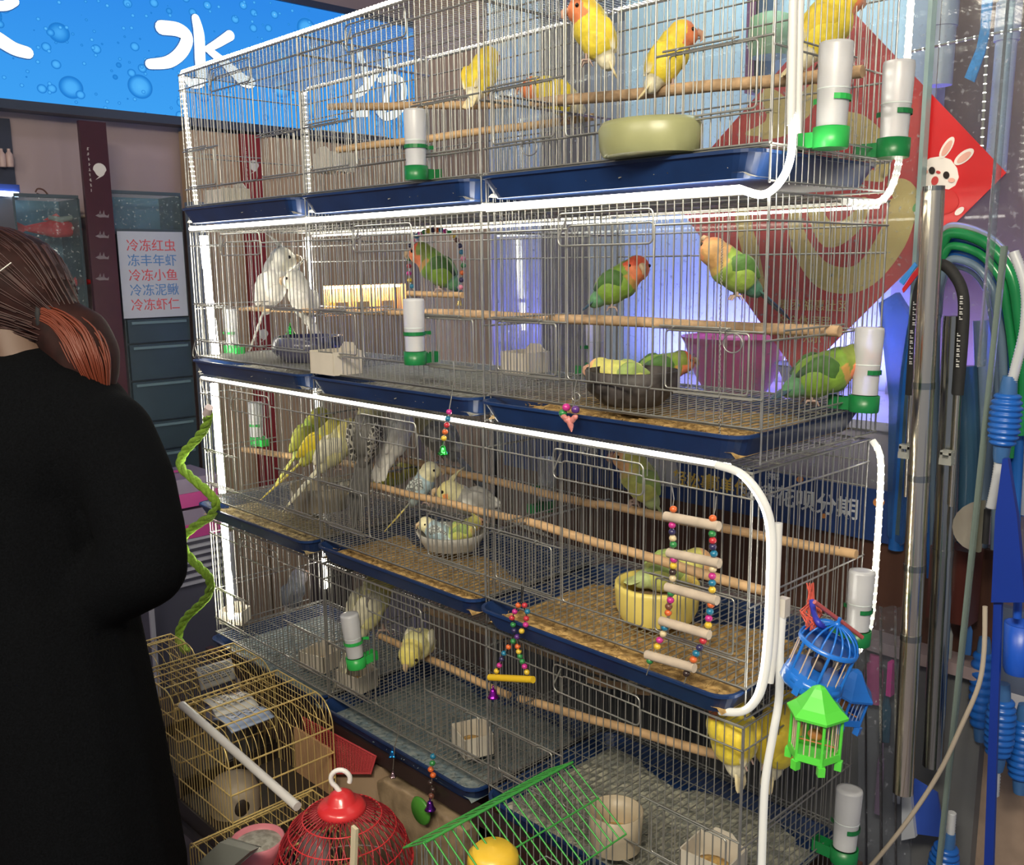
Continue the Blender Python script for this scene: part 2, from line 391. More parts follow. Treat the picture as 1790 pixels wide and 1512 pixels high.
def litter(seed, hmin, hmax, reach=.9):
    r = random.Random(seed); nx, ny = 62, 34; b = B(); P = []
    for j in range(ny):
        for i in range(nx):
            x = g + .02 + (CW - 2 * g - .04) * i / (nx - 1); y = ty0 + .016 + (ty1 - ty0 - .032) * j / (ny - 1)
            e = min(i, nx - 1 - i) / 3.0; e2 = min(j, ny - 1 - j) / 2.0
            lim = ty0 + reach * (ty1 - ty0) + .03 * math.sin(x * 17 + seed) + r.uniform(-.01, .01)
            k = min(1, e, e2 + .3, max(0, (lim - y) / .02))
            P.append((x, y, .0105 + .0055 * min(1, 3 * k) + k * (hmin + (hmax - hmin) * (r.random() * .6 + .4 * (.5 + .5 * math.sin(x * 23 + seed) * math.cos(y * 31))))))
    b.add(P, [(j * nx + i, j * nx + i + 1, (j + 1) * nx + i + 1, (j + 1) * nx + i) for j in range(ny - 1) for i in range(nx - 1)], False)
    for _ in range(260):
        x = r.uniform(g + .03, CW - g - .03); y = ty0 + .014 + abs(r.gauss(0, .09)); z = .018 + hmax * .9
        if y > ty1 - .03: continue
        a = r.uniform(0, PI); l = r.uniform(.003, .007); d = V((math.cos(a), math.sin(a), r.uniform(-.2, .4))) * l
        b.cyl(V((x, y, z)) - d, V((x, y, z)) + d, .0011, 4, .0004, cap=False)
    return b
def litter_mat(name, c1, c2): return mat(name, c1, .85, col2=c2, vscale=70, bump=.5, bscale=160)
LIT = [litter_mat('husk_grey', (.40, .39, .31), (.20, .21, .19)), litter_mat('husk_tan', (.52, .34, .13), (.28, .17, .06)),
       litter_mat('husk_straw', (.46, .36, .18), (.22, .17, .10)), litter_mat('husk_pale', (.34, .33, .29), (.22, .21, .18)), litter_mat('tray_dust', (.13, .18, .21), (.22, .25, .25))]
litm = {}
for key, (seed, h0, h1, mt, rc_) in {'g': (1, .004, .014, 0, .95), 't': (2, .006, .018, 1, .62), 's': (3, .004, .014, 2, .5), 'p': (4, .002, .008, 3, .98), 'b': (5, .003, .010, 2, .22), 'u': (6, .006, .018, 1, .8), 'd': (7, .002, .006, 4, .98)}.items():
    litm[key] = mesh('seed_litter', litter(seed, h0, h1, rc_), LIT[mt])
rows = {3: 'top', 2: 'second', 1: 'third', 0: 'bottom'}; colsn = {0: 'left', 1: 'middle', 2: 'right'}
hold = {(3, 0): 'holding two white feed boxes only', (3, 1): 'with two lutino birds on crossed perches', (3, 2): 'with yellow birds and a wide pale tub',
        (2, 0): 'with two white crested birds', (2, 1): 'with a beaded ring swing', (2, 2): 'with coconut bowl and green birds',
        (1, 0): 'with budgies above a round pot', (1, 1): 'with grey birds round a shallow dish', (1, 2): 'with a yellow bowl and beaded ladder',
        (0, 0): 'with a grey bird and feed boxes', (0, 1): 'with pale yellow birds', (0, 2): 'with two yellow birds on grey husks'}
off = {3: .004, 2: .002, 1: -.006, 0: -.007}
for k in (3, 2, 1, 0):
    for c in (0, 1, 2):
        t = thing('wire_cage', 'wire cage in the %s row, %s column, %s' % (rows[k], colsn[c], hold[(k, c)]), 'cage',
                  (c * CP + .004 + off[k] * c / 2, .006 if (k == 2 and c == 2) else 0, k * PITCH), 0, 'wire cages stacked in the rack')
        for nm in ('front_panel', 'back_panel', 'roof_grid', 'floor_grate'): obj(nm, cm[nm], None, t)
        obj('side_panel', cm['side1'], None, t); obj('side_panel', cm['side2'], None, t)
        d = obj('door', cm['door'], None, t); obj('latch', cm['latch'], None, d)
        obj('feeder_flap', cm['flap1'], None, t); obj('feeder_flap', cm['flap2'], None, t)
        tr = obj('tray', cm['tray'], None, t)
        if (k, c) in ((2, 2), (1, 0), (1, 2), (0, 1)): tr.location.y = -.012
        key = {3: 'p', 2: 'ppu'[c], 1: 'stu'[c], 0: 'ddg'[c]}[k]
        l = obj('seed_litter', litm[key], None, tr); l['kind'] = 'stuff'

# ================================================================== LED STRIPS
def led_mat(name, s, col=(1, .94, .79)): return mat(name, (.9, .9, .88), .4, emit=s, ecol=col)
led_hi = led_mat('led_bright', 24); led_md = led_mat('led_tube', 7.0); led_lo = mat('led_sleeve', (.62, .61, .58), .25, emit=.12, ecol=(1, .97, .9)); led_sl = mat('led_sleeve_lit', (.60, .60, .57), .25, emit=.22, ecol=(1, .97, .9)); led_th = led_mat('led_line', 15); chip_m = led_mat('led_chip', 20); led_top = led_mat('led_roof', .5)
def strip(label, paths, r=.0055, m=None, chips=None, flat=1.0, up=None, group='white LED strips on the cage rack'):
    t = thing('led_strip', label, 'light strip', paths[0][0], 0, group)
    for P in paths:
        obj('tube', rel(t, B().tube(P, r, 8, sx=flat, up=up)), m or led_md, t)
        if chips:
            b = B(); L = 0
            for a, c in zip(P[:-1], P[1:]):
                a = V(a); c = V(c); s = (c - a).length; q = 0
                while L + chips <= s: 
                    L += chips; b.ball(a + (c - a) * (L / s), r * 1.12, 6, 4)
                L -= s
            if b.v: o = obj('diode_row', rel(t, b), chip_m, t); o['kind'] = 'stuff'
    return t
z1 = 3 * PITCH + CH + .006
strip('white LED strip rising at the front left corner, along the topmost front roof edge', [[(.035, .012, 3 * PITCH + .06), (.012, .006, z1 - .02), (.02, .004, z1), (.6, .004, z1), (1.25, .004, z1), (1.85, .004, z1)]], .0052, led_top, .013)
strip('white LED strip rising at the back left corner, along the topmost back roof edge', [[(.012, CD + .008, 3 * PITCH + .04), (.008, CD + .008, z1 - .015), (.03, CD + .008, z1), (.9, CD + .008, z1), (1.85, CD + .008, z1)]], .0042, led_top, .014)
strip('white LED tube below the top row trays, curling up the front right corner',
      [[(.01, .002, 1.2545), (.7, .002, 1.2545), (1.3, .002, 1.2545), (1.80, .002, 1.2545)] + bez([(1.80, .002, 1.2545), (1.845, -.006, 1.243), (1.868, .004, 1.262), (1.872, .022, 1.30), (1.868, .026, 1.36)], 5)], .0055, led_hi)
strip('pair of clear LED sleeves standing at the front right corner of the top row', [[(1.868, .026, 1.34), (1.866, .022, 1.5), (1.868, .024, 1.85)], [(1.870, .040, 1.33), (1.868, .036, 1.5), (1.870, .038, 1.85)]], .0065, led_lo)
strip('white LED tube on the back right corner of the top row, bent under the cage', [bez([(1.872, CD - .006, 1.85), (1.872, CD - .006, 1.5), (1.870, CD - .004, 1.36), (1.868, CD - .02, 1.28), (1.855, CD - .05, 1.243), (1.84, .25, 1.243)], 6)], .006, led_top, .016)
strip('white LED strip along the back roof edge of the second row', [[(.05, CD - .012, 1.238), (.9, CD - .012, 1.238), (1.84, CD - .012, 1.238)]], .0024, led_th, .02)
strip('broad white LED strip standing inside the front left corner of the second row', [[(.045, .03, .90), (.03, .03, 1.07), (.018, .03, 1.235)], [(.057, .035, .90), (.042, .035, 1.07), (.030, .035, 1.235)]], .0065, led_hi)
strip('white LED strip standing at the back left corner of the second row', [[(.022, CD - .01, .90), (.014, CD - .01, 1.235)]], .0065, led_hi)
tt = strip('bright LED tube under the second row trays, bending down the third row right corner',
      [[(.02, .000, .834), (.61, .000, .834), (1.24, .000, .834), (1.80, .000, .834)]], .0032, led_th)
dn = bez([(1.78, -.006, .833), (1.83, -.012, .826), (1.862, -.004, .79), (1.872, .008, .74), (1.873, .012, .65), (1.872, .012, .56), (1.869, .008, .50), (1.862, .0, .465), (1.84, -.006, .438), (1.80, -.008, .425)], 6)
obj('sleeve', rel(tt, B().tube(dn, .0066, 10)), led_sl, tt); obj('core', rel(tt, B().tube([p + V((-.005, -.006, 0)) for p in dn[6:-8]], .0013, 6)), led_hi, tt)
strip('second clear LED sleeve beside the right front corner of the third row', [bez([(1.873, .026, .75), (1.874, .024, .65), (1.874, .026, .56), (1.873, .018, .49)], 6)], .0065, led_lo)
strip('white LED tube down the back right corner of the third row ending in a hook', [bez([(1.845, CD + .004, .825), (1.862, CD, .80), (1.868, CD - .004, .74), (1.868, CD - .004, .6), (1.866, CD - .006, .50), (1.864, CD - .02, .46), (1.86, CD - .045, .437)], 6)], .006, led_top, .016)
strip('white LED strip standing inside the front left corner of the third row', [[(.045, .028, .49), (.035, .028, .815)]], .0105, led_hi)  # tube made thicker than a real strip to include its glare
strip('white LED strip at the back left corner of the third row', [[(.022, CD - .01, .50), (.016, CD - .01, .815)]], .006, led_hi)
strip('white LED strip inside the front left corner of the bottom row', [[(.05, .03, .10), (.04, .03, .395)]], .0105, led_hi)  # radius also widened here to draw the glare around the strip
strip('white LED strip at the back left corner of the bottom row', [[(.022, CD - .01, .10), (.016, CD - .01, .395)]], .006, led_hi)
t = strip('clear LED sleeve with white plug hanging past the bottom right corner', [bez([(1.876, .043, .60), (1.876, .040, .54), (1.877, .042, .46), (1.876, .030, .40), (1.872, .020, .33), (1.871, .018, .25), (1.872, .02, .0)], 6)], .0068, led_sl)
obj('plug', rel(t, B().bb((1.869, .036, .595), (1.884, .052, .625))), white_m, t)
# ================================================================== LEFT BACKGROUND (shop wall, facing +X)
EY, EZ, EX = V((0, 1, 0)), V((0, 0, 1)), V((1, 0, 0))
# ---- blue light box sign
def sign_mat():
    m = bpy.data.materials.new('water_drop_print'); m.use_nodes = True; nt = m.node_tree; nt.nodes.clear(); L = nt.links.new; N = nt.nodes.new
    out = N('ShaderNodeOutputMaterial'); em = N('ShaderNodeEmission'); tc = N('ShaderNodeTexCoord'); L(em.outputs[0], out.inputs[0])
    sx = N('ShaderNodeSeparateXYZ'); L(tc.outputs['Object'], sx.inputs[0])
    base = N('ShaderNodeMix'); base.data_type = 'RGBA'; base.inputs['A'].default_value = (.05, .36, .90, 1); base.inputs['B'].default_value = (.03, .26, .82, 1)
    r = N('ShaderNodeMapRange'); r.inputs[1].default_value = 0; r.inputs[2].default_value = .5; L(sx.outputs[2], r.inputs[0]); L(r.outputs[0], base.inputs['Factor'])
    col = base.outputs['Result']
    for sc, rad, dens in ((5.5, .30, .55), (13, .26, .5), (26, .22, .5)):
        mp = N('ShaderNodeMapping'); mp.inputs['Scale'].default_value = (0, sc, sc * 1.1); L(tc.outputs['Object'], mp.inputs[0])
        mp.inputs['Location'].default_value = (sc * .013, sc * .37, sc * .11)
        v = N('ShaderNodeTexVoronoi'); v.inputs['Scale'].default_value = 1; v.inputs['Randomness'].default_value = .75; L(mp.outputs[0], v.inputs['Vector'])
        dv = N('ShaderNodeMath'); dv.operation = 'DIVIDE'; dv.inputs[1].default_value = rad; L(v.outputs['Distance'], dv.inputs[0])
        cs = N('ShaderNodeSeparateColor'); L(v.outputs['Color'], cs.inputs[0])
        keep = N('ShaderNodeMath'); keep.operation = 'LESS_THAN'; keep.inputs[1].default_value = dens; L(cs.outputs[0], keep.inputs[0])
        ramp = N('ShaderNodeValToRGB'); e = ramp.color_ramp.elements
        e[0].position = 0; e[0].color = (.10, .50, 1, 1); e[1].position = 1.0; e[1].color = (0, 0, 0, 0)
        for p, c in ((.55, (.07, .42, .95, 1)), (.80, (.02, .24, .72, 1)), (.90, (.015, .19, .62, 1)), (.97, (.06, .4, .9, 0))):
            q = e.new(p); q.color = c
        L(dv.outputs[0], ramp.inputs[0])
        al = N('ShaderNodeMath'); al.operation = 'MULTIPLY'; L(ramp.outputs['Alpha'], al.inputs[0]); L(keep.outputs[0], al.inputs[1])
        mx = N('ShaderNodeMix'); mx.data_type = 'RGBA'; L(al.outputs[0], mx.inputs['Factor']); L(col, mx.inputs['A']); L(ramp.outputs['Color'], mx.inputs['B'])
        # small white glint
        lt = N('ShaderNodeMath'); lt.operation = 'LESS_THAN'; lt.inputs[1].default_value = .10; L(dv.outputs[0], lt.inputs[0])
        g = N('ShaderNodeMath'); g.operation = 'MULTIPLY'; L(lt.outputs[0], g.inputs[0]); L(keep.outputs[0], g.inputs[1])
        m2 = N('ShaderNodeMix'); m2.data_type = 'RGBA'; L(g.outputs[0], m2.inputs['Factor']); L(mx.outputs['Result'], m2.inputs['A']); m2.inputs['B'].default_value = (.5, .85, 1, 1)
        col = m2.outputs['Result']
    L(col, em.inputs[0]); em.inputs[1].default_value = .86
    return m
SX = -1.2
sg = thing('sign_box', 'glowing blue shop sign with water drops and large white brush characters', 'sign', (SX - .06, .6, 1.735))
obj('face', rel(sg, B().bb((SX - .06, -1.3, 1.75), (SX, 2.6, 2.27))), sign_mat(), sg)
obj('rim', rel(sg, B().bb((SX - .08, -1.3, 1.715), (SX + .006, 2.6, 1.748)).bb((SX - .08, -1.3, 2.272), (SX + .006, 2.6, 2.30))), mat('sign_rim', (.03, .04, .07), .4), sg)
let_m = mat('lit_letter', (.9, .95, 1), emit=.85, ecol=(.72, .94, 1.0)); edge_m = mat('letter_edge', (.02, .12, .35), .5)
def brush(name, strokes):
    b = B(); b2 = B()
    for st in strokes:
        P = bez([at(u, v, X=SX + .012) for u, v, w in st], 6); R = [];
        for i in range(len(st) - 1):
            for k in range(6): R.append(st[i][2] + (st[i + 1][2] - st[i][2]) * k / 6)
        R.append(st[-1][2]); R = [x * .0021 for x in R]
        for bb_, dx, ex in ((b, 0, 0), (b2, -.006, .003)):
            n = 10; rings = []
            L_ = []; Rr = []
            for i, p in enumerate(P):
                t = (P[min(i + 1, len(P) - 1)] - P[max(i - 1, 0)]).normalized(); nn = V((0, -t.z, t.y))
                L_.append(p + nn * (R[i] + ex)); Rr.append(p - nn * (R[i] + ex))
            cap0 = []; cap1 = []
            for k in range(1, 6):
                a = PI * k / 6
                t0 = (P[1] - P[0]).normalized(); n0 = V((0, -t0.z, t0.y)); cap0.append(P[0] - n0 * math.cos(a) * (R[0] + ex) - t0 * math.sin(a) * (R[0] + ex))
                t1 = (P[-1] - P[-2]).normalized(); n1 = V((0, -t1.z, t1.y)); cap1.append(P[-1] + n1 * math.cos(a) * (R[-1] + ex) + t1 * math.sin(a) * (R[-1] + ex))
            m_ = len(P)
            for i in range(m_ - 1):
                q = [L_[i], L_[i + 1], Rr[i + 1], Rr[i]]; q = [x + V((dx, 0, 0)) for x in q]
                bb_.add(q, [(0, 1, 2, 3)])
            for cp, a0, a1 in ((cap0, Rr[0], L_[0]), (cap1, L_[-1], Rr[-1])):
                q = [a0] + cp + [a1]; q = [x + V((dx, 0, 0)) for x in q]; bb_.add(q, [tuple(range(len(q)))])
    o = obj('letter', rel(sg, b), let_m, sg)
    obj('letter_edge', rel(sg, b2), edge_m, o)
brush('water', [[(283, 48, 13), (312, 52, 13), (327, 66, 12), (318, 90, 12), (295, 108, 11), (262, 112, 9)],
                [(342, 32, 8), (348, 60, 11), (350, 105, 11), (352, 140, 10), (336, 146, 9), (326, 138, 6)],
                [(402, 62, 10), (380, 76, 8), (362, 86, 6)], [(366, 88, 7), (395, 112, 9), (425, 140, 12), (438, 144, 11)]])
brush('left', [[(-25, 8, 9), (8, 10, 8), (25, 2, 8)]])
brush('left', [[(-30, 52, 12), (0, 70, 12), (25, 85, 11), (48, 92, 10)]])
brush('right', [[(628, 92, 6), (634, 110, 8), (640, 140, 8)], [(612, 170, 4), (632, 160, 9), (650, 140, 8), (662, 118, 7)]])
brush('right', [[(618, 200, 6), (640, 198, 8)]])
brush('right', [[(676, 98, 6), (680, 130, 8), (678, 160, 8), (672, 190, 8)], [(664, 140, 6), (690, 136, 8), (706, 150, 8), (700, 190, 9), (676, 204, 9), (662, 196, 7)]])
# ---- red banners with leaf emblem
red_b = mat('maroon_banner', (.042, .007, .016), .35, var=.1); red_b2 = mat('red_banner', (.20, .012, .014), .4, var=.1); mark_m = mat('banner_mark', (.55, .52, .50), .6)
def banner(name, label, Y0, Y1, z0, z1, X, m, zs):
    t = thing(name, label, 'banner', (X, (Y0 + Y1) / 2, z0))
    obj('panel', rel(t, B().bb((X, Y0, z0), (X + .02, Y1, z1))), m, t)
    w = Y1 - Y0; yc = Y0 + w * .62
    leaf = [(.5 * math.cos(a) * (1 if math.sin(a) > -.2 else .8), .5 * math.sin(a)) for a in [math.radians(d) for d in range(-60, 261, 20)]] + [(-.15, -.55), (-.38, -.75)]
    for zz in zs: obj('leaf_emblem', rel(t, B().prism([(x * w * .5, z * w * .5) for x, z in leaf], (X + .0205, yc, zz), EY, EZ, .0008)), mark_m, t)
    b = B(); r = random.Random(3)
    for zz in zs:
        for i in range(9):
            z = zz + w * (.75 - i * .19); y = Y0 + w * .24; s = w * .052
            for k in range(3): b.bb((X + .0205, y - s + r.uniform(0, s), z - s + k * s * .8), (X + .0212, y + s - r.uniform(0, s), z - s + k * s * .8 + s * .3))
            b.bb((X + .0205, y - s * .2, z - s), (X + .0212, y + s * .2, z + s))
    obj('small_script', rel(t, b), mark_m, t)
    return t
a0 = at(137, 205, X=-1.035); a1 = at(184, 215, X=-1.035)
bn = banner('hanging_banner', 'dark maroon vertical banner with white leaf emblem beside the fish tanks', a0.y, a1.y + .002, .10, a0.z - .01, -1.055, red_b, [at(174, 297, X=-1.035).z])
for vv in (377, 413, 450, 487):
    c = at(177, vv, X=-1.034); w = .022; b = B()
    b.prism([(-w, 0), (-w * .3, w * .35), (w * .5, w * .25), (w, 0), (w * 1.3, w * .3), (w * 1.2, -w * .3), (w * .5, -w * .25), (-w * .3, -w * .3)], c, EY, EZ, .0008)
    for q in (-.4, .2): b.prism([(q * w, .2 * w), (q * w + w * .3, .9 * w), (q * w + w * .4, .2 * w)], c, EY, EZ, .0008)
    obj('fish_emblem', rel(bn, b), mat('dim_mark', (.16, .13, .15), .6), bn)
c0 = at(428, 400, X=-1.18); c1 = at(462, 400, X=-1.18)
banner('wall_banner', 'red vertical banner with tan leaf emblem on the beech cabinet wall', c0.y, c1.y, .0, 1.70, -1.195, red_b2, [at(452, 585, X=-1.18).z, at(445, 290, X=-1.18).z])
# ---- fish tanks
def tank(label, Y0, Y1, z0, z1, X0, X1, fish, extra=None):
    t = thing('fish_tank', label, 'aquarium', (X0, (Y0 + Y1) / 2, z0))
    obj('backing', rel(t, B().bb((X0, Y0, z0), (X0 + .01, Y1, z1))), mat('tank_back', (.10, .19, .24), .4, var=.4, vscale=6), t)
    obj('rim', rel(t, B().bb((X1 - .012, Y0, z1), (X1 + .004, Y1, z1 + .012)).bb((X0, Y0 - .004, z0), (X1, Y0 + .004, z1)).bb((X0, Y1 - .004, z0), (X1, Y1 + .004, z1)).bb((X0, Y0, z0 - .02), (X1, Y1, z0))), mat('tank_frame', (.05, .07, .09), .35), t)
    obj('glass_pane', rel(t, B().bb((X1 - .006, Y0, z0), (X1, Y1, z1))), glass('tank_glass', (.78, .88, .93), dust=.05), t)
    return t
def fish(label, c, L, m, yaw):
    t = thing('red_fish', label, 'fish', c, yaw, 'red fish in the left tank')
    b = B(); rings = []
    for s, w, h in ((-.5, .02, .05), (-.3, .06, .10), (0, .10, .17), (.25, .09, .15), (.42, .05, .09), (.5, .01, .02)):
        rings.append([(s * L, w * L * math.cos(a), h * L * math.sin(a)) for a in [2 * PI * i / 10 for i in range(10)]])
    obj('body', loft(b, rings), m, t)
    obj('tail', B().prism([(-.48 * L, .03 * L), (-.75 * L, .16 * L), (-.68 * L, 0), (-.75 * L, -.16 * L), (-.48 * L, -.03 * L)], (0, -.002, 0), EX, EZ, .004), m, t)
    obj('fin', B().prism([(-.2 * L, .15 * L), (.05 * L, .28 * L), (.2 * L, .14 * L)], (0, -.002, 0), EX, EZ, .004), m, t)
rf = mat('red_fish_skin', (.85, .03, .03), .4)
p0 = at(20, 345, X=-1.10); p1 = at(196, 322, X=-1.10)
tk = tank('large dark fish tank holding red fish left of the maroon banner', p0.y, a0.y - .01, .98, 1.40, -1.28, -1.08, 0)
tank('smaller teal fish tank right of the maroon banner above the price sheet', a1.y + .012, at(312, 360, X=-1.10).y, 1.295, 1.425, -1.28, -1.08, 0)
fish('larger red fish swimming high in the left tank', at(95, 400, X=-1.16), .20, rf, PI / 2)
fish('red fish swimming low in the left tank near the woman\'s hair', at(140, 493, X=-1.16), .10, rf, -PI / 2)
obj('driftwood', rel(tk, B().tube([at(85, 380, X=-1.15), at(105, 384, X=-1.15), at(150, 377, X=-1.15)], [.008, .011, .007], 8)), mat('tan_pipe', (.45, .36, .28), .6), tk)
t = thing('cable_loop', 'loop of brown cable lying on the rim of the left fish tank', 'cable', at(70, 336, X=-1.09))
obj('loop', rel(t, B().tube(bez([at(62, 336, X=-1.09), at(66, 330, X=-1.09), at(76, 332, X=-1.09), at(84, 342, X=-1.09), at(72, 341, X=-1.09), at(64, 338, X=-1.09)], 6), .003, 6)), mat('cord_brown', (.08, .03, .02), .5), t)
t = thing('light_bar', 'thin white tube lamp glowing in the dark shelf at the far left edge', 'lamp', at(10, 338, X=-1.2))
obj('tube', rel(t, B().cyl(at(-80, 333, X=-1.2), at(32, 340, X=-1.2), .009, 8)), mat('cool_tube', (.9, .95, 1), emit=9, ecol=(.75, .85, 1)), t)
obj('batten', rel(t, B().bb(at(-80, 331, X=-1.225) , at(34, 323, X=-1.205))), mat('blue_batten', (.02, .05, .25), .4), t)
t = thing('wall_shelf', 'dark open shelf with bottles at the far left edge under the sign', 'shelf', at(10, 250, X=-1.25))
s0 = at(-60, 345, X=-1.24); s1 = at(24, 205, X=-1.24)
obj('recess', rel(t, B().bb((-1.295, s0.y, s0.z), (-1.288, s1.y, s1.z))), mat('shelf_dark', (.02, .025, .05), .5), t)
for uu in (5, 18): obj('bottle', rel(t, B().lathe([(.012, 0), (.014, .02), (.013, .045), (.006, .055), (.006, .065)], 10, at(uu, 292, X=-1.262))), mat('bottle_pink', (.45, .32, .3), .4), t)
# ---- price sheet on freezer
fzX = -1.06
q0 = at(204, 404, X=fzX + .002); q1 = at(319, 411, X=fzX + .002); q2 = at(324, 552, X=fzX + .002)
fr = thing('drawer_tower', 'dark blue-grey drawer tower behind the price sheet, left of the rack', 'drawer unit', (-1.17, (q0.y + q1.y) / 2, FZ))
d0 = q0.y + .008; d1 = q1.y + .01
obj('carcass', rel(fr, B().bb((-1.28, d0, FZ), (-1.075, d1, 1.285))), mat('tower_dark', (.035, .05, .065), .4), fr)
zz = [at(260, v, X=fzX).z for v in (412, 556, 600, 665, 738, 790, 840)]
for i in range(len(zz) - 1):
    dr = obj('drawer', rel(fr, B().bb((-1.075, d0 + .006, zz[i + 1] + .004), (fzX, d1 - .006, zz[i] - .004))), mat('drawer_teal', (.028, .05, .068), .35, var=.2, vscale=5), fr)
    if i: obj('grip', rel(fr, B().bb((fzX, d0 + .02, zz[i] - .022), (fzX + .006, d1 - .02, zz[i] - .012))), mat('grip_teal', (.10, .16, .19), .35), dr)
pq = thing('price_sheet', 'white paper sheet with five lines of red and blue writing', 'sign', (fzX + .001, (q0.y + q1.y) / 2, q2.z))
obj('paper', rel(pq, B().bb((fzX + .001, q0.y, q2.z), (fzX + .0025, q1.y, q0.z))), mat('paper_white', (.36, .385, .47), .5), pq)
redt = mat('red_ink', (.50, .06, .07), .6); blut = mat('blue_ink', (.06, .17, .40), .6)
H = q0.z - q2.z; Wp = q1.y - q0.y
for i, (s, m) in enumerate((('冷冻红虫', redt), ('冻丰年虾', blut), ('冷冻小鱼', redt), ('冷冻泥鳅', blut), ('冷冻虾仁', redt))):
    o = text(s, H * .150, (fzX + .003, q0.y + Wp * .50, q0.z - H * (.17 + .172 * i)), EY, EZ, m, None)
    o.parent = pq; o.matrix_parent_inverse = pq.matrix_basis.inverted()
t = thing('grey_post', 'slim grey post between the drawer tower and the rack', 'post', (-1.02, q1.y + .05, FZ))
obj('shaft', rel(t, B().bb((-1.06, q1.y + .018, FZ), (-1.0, q1.y + .075, 1.40))), mat('post_grey', (.10, .12, .17), .5), t)
# ---- pink boxes stack left of rack
px = thing('white_crate', 'white slatted crate on the floor left of the rack, under the pink boxes', 'crate', (-.75, .55, FZ))
k0 = at(330, 945, X=-.62); k1 = at(382, 1008, X=-.62)
y0, y1 = k0.y - .16, k0.y + .16
b = B()
for i in range(7):
    z = k1.z + (k0.z - k1.z) * i / 6; b.bb((-.90, y0, z - .006), (-.62, y1, z + .004))
for yy in (y0, y1): b.bb((-.62, yy - .008, FZ), (-.608, yy + .008, k0.z))
obj('slats', rel(px, b), mat('crate_white', (.42, .42, .50), .5), px)
obj('body', rel(px, B().bb((-.89, y0 + .01, FZ), (-.635, y1 - .01, k0.z - .004))), mat('crate_inner', (.08, .08, .12), .6), px)
pinkm = mat('pink_plastic', (.62, .08, .34), .3, trans=.25); clearp = mat('clear_lilac', (.50, .42, .60), .25, trans=.5)
zc = k0.z + .006
for i, lb in enumerate(('lower clear carrier box with pink base left of the rack', 'upper clear carrier box with pink base left of the rack')):
    t = thing('carrier_box', lb, 'box', (-.74, k0.y, zc), 0, 'pink carrier boxes'); h = .115
    obj('base', B().bb((-.12, -.14, 0), (.12, .14, h * .45)), pinkm, t)
    obj('lid', B().bb((-.115, -.135, h * .45), (.115, .135, h * .92)), clearp, t)
    obj('handle', B().tube([(-.0, -.05, h * .92), (0, -.05, h * .99), (0, .05, h * .99), (0, .05, h * .92)], .005, 6), pinkm, t)
    zc += h + .002
# ================================================================== RIGHT BACKGROUND
def flat(b, pts, Y, th=.002):                       # polygon given in photo pixels, laid on the plane at depth Y
    q = [at(u, v, Y=Y) for u, v in pts]; return b.prism([(p.x, p.z) for p in q], (0, Y, 0), EX, EZ, th)
def pr_at(P, Y): return [at(u, v, Y=Y) for u, v in P]
# ---- new year diamond poster between the two glass panes
PY = .668
cs = [at(u, v, Y=PY) for u, v in ((1470, -2), (1759, 302), (1397, 660), (1172, 340))]
pc = (cs[0] + cs[1] + cs[2] + cs[3]) / 4; hd = .345
po = thing('festive_poster', 'large red diamond poster with gold characters and white rabbit behind the rack', 'poster', pc)
red = mat('poster_red', (.62, .018, .022), .3, coat=.3); gold = mat('poster_gold', (.72, .50, .18), .45)
obj('sheet', rel(po, B().prism([(p.x, p.z) for p in cs], (0, PY + .002, 0), EX, EZ, .002)), red, po)
def ptext(s, size, u, v, m, nm, bold=0.0):
    p = at(u, v, Y=PY - .002); o = text(s, size, (p.x - pc.x, p.y - pc.y, p.z - pc.z), EX, EZ, m, po, nm, bold=bold); return o
def pstroke(nm, st):
    P = bez([at(u, v, Y=PY - .001) for u, v, w in st], 6); R = []
    for i in range(len(st) - 1): R += [(st[i][2] + (st[i + 1][2] - st[i][2]) * k / 6) * .00116 for k in range(6)]
    R.append(st[-1][2] * .00116); L_, Q_ = [], []
    for i, p in enumerate(P):
        tg = (P[min(i + 1, len(P) - 1)] - P[max(i - 1, 0)]).normalized(); nn = V((-tg.z, 0, tg.x)); L_.append(p + nn * R[i]); Q_.append(p - nn * R[i])
    t0 = (P[1] - P[0]).normalized(); t1 = (P[-1] - P[-2]).normalized(); n0 = V((-t0.z, 0, t0.x)); n1 = V((-t1.z, 0, t1.x))
    out = L_ + [P[-1] + n1 * R[-1] * math.cos(PI * k / 6) + t1 * R[-1] * math.sin(PI * k / 6) for k in range(1, 6)] + Q_[::-1] + [P[0] - n0 * R[0] * math.cos(PI * k / 6) - t0 * R[0] * math.sin(PI * k / 6) for k in range(1, 6)]
    b = B(); m = len(P)
    for i in range(m - 1): b.add([L_[i], L_[i + 1], Q_[i + 1], Q_[i]], [(0, 1, 2, 3)])
    for c0, c1, ctr in ((m, m + 5, P[-1]), (len(out) - 5, len(out), P[0])):
        seq = [out[c0 - 1]] + out[c0:c1] + [out[c1 % len(out)]]
        for x, y in zip(seq[:-1], seq[1:]): b.add([ctr, x, y], [(0, 1, 2)])
    obj(nm, rel(po, b), gold, po)
for st in ([(1343, 168, 16), (1358, 192, 25), (1343, 222, 14), (1306, 233, 4)], [(1335, 240, 4), (1372, 225, 12), (1400, 190, 22), (1420, 160, 14)], [(1445, 205, 12), (1495, 225, 26), (1535, 262, 24), (1545, 300, 10)],
           [(1300, 320, 8), (1298, 380, 17), (1312, 440, 19), (1328, 500, 12)], [(1330, 345, 10), (1365, 335, 14), (1385, 350, 6)], [(1388, 365, 12), (1398, 425, 18), (1440, 482, 24), (1505, 484, 24), (1558, 420, 27), (1580, 345, 25), (1560, 322, 10)],
           [(1420, 362, 12), (1450, 412, 22), (1495, 388, 16), (1510, 352, 8)], [(1400, 318, 6), (1470, 300, 14), (1540, 310, 8)]): pstroke('gold_stroke', st)
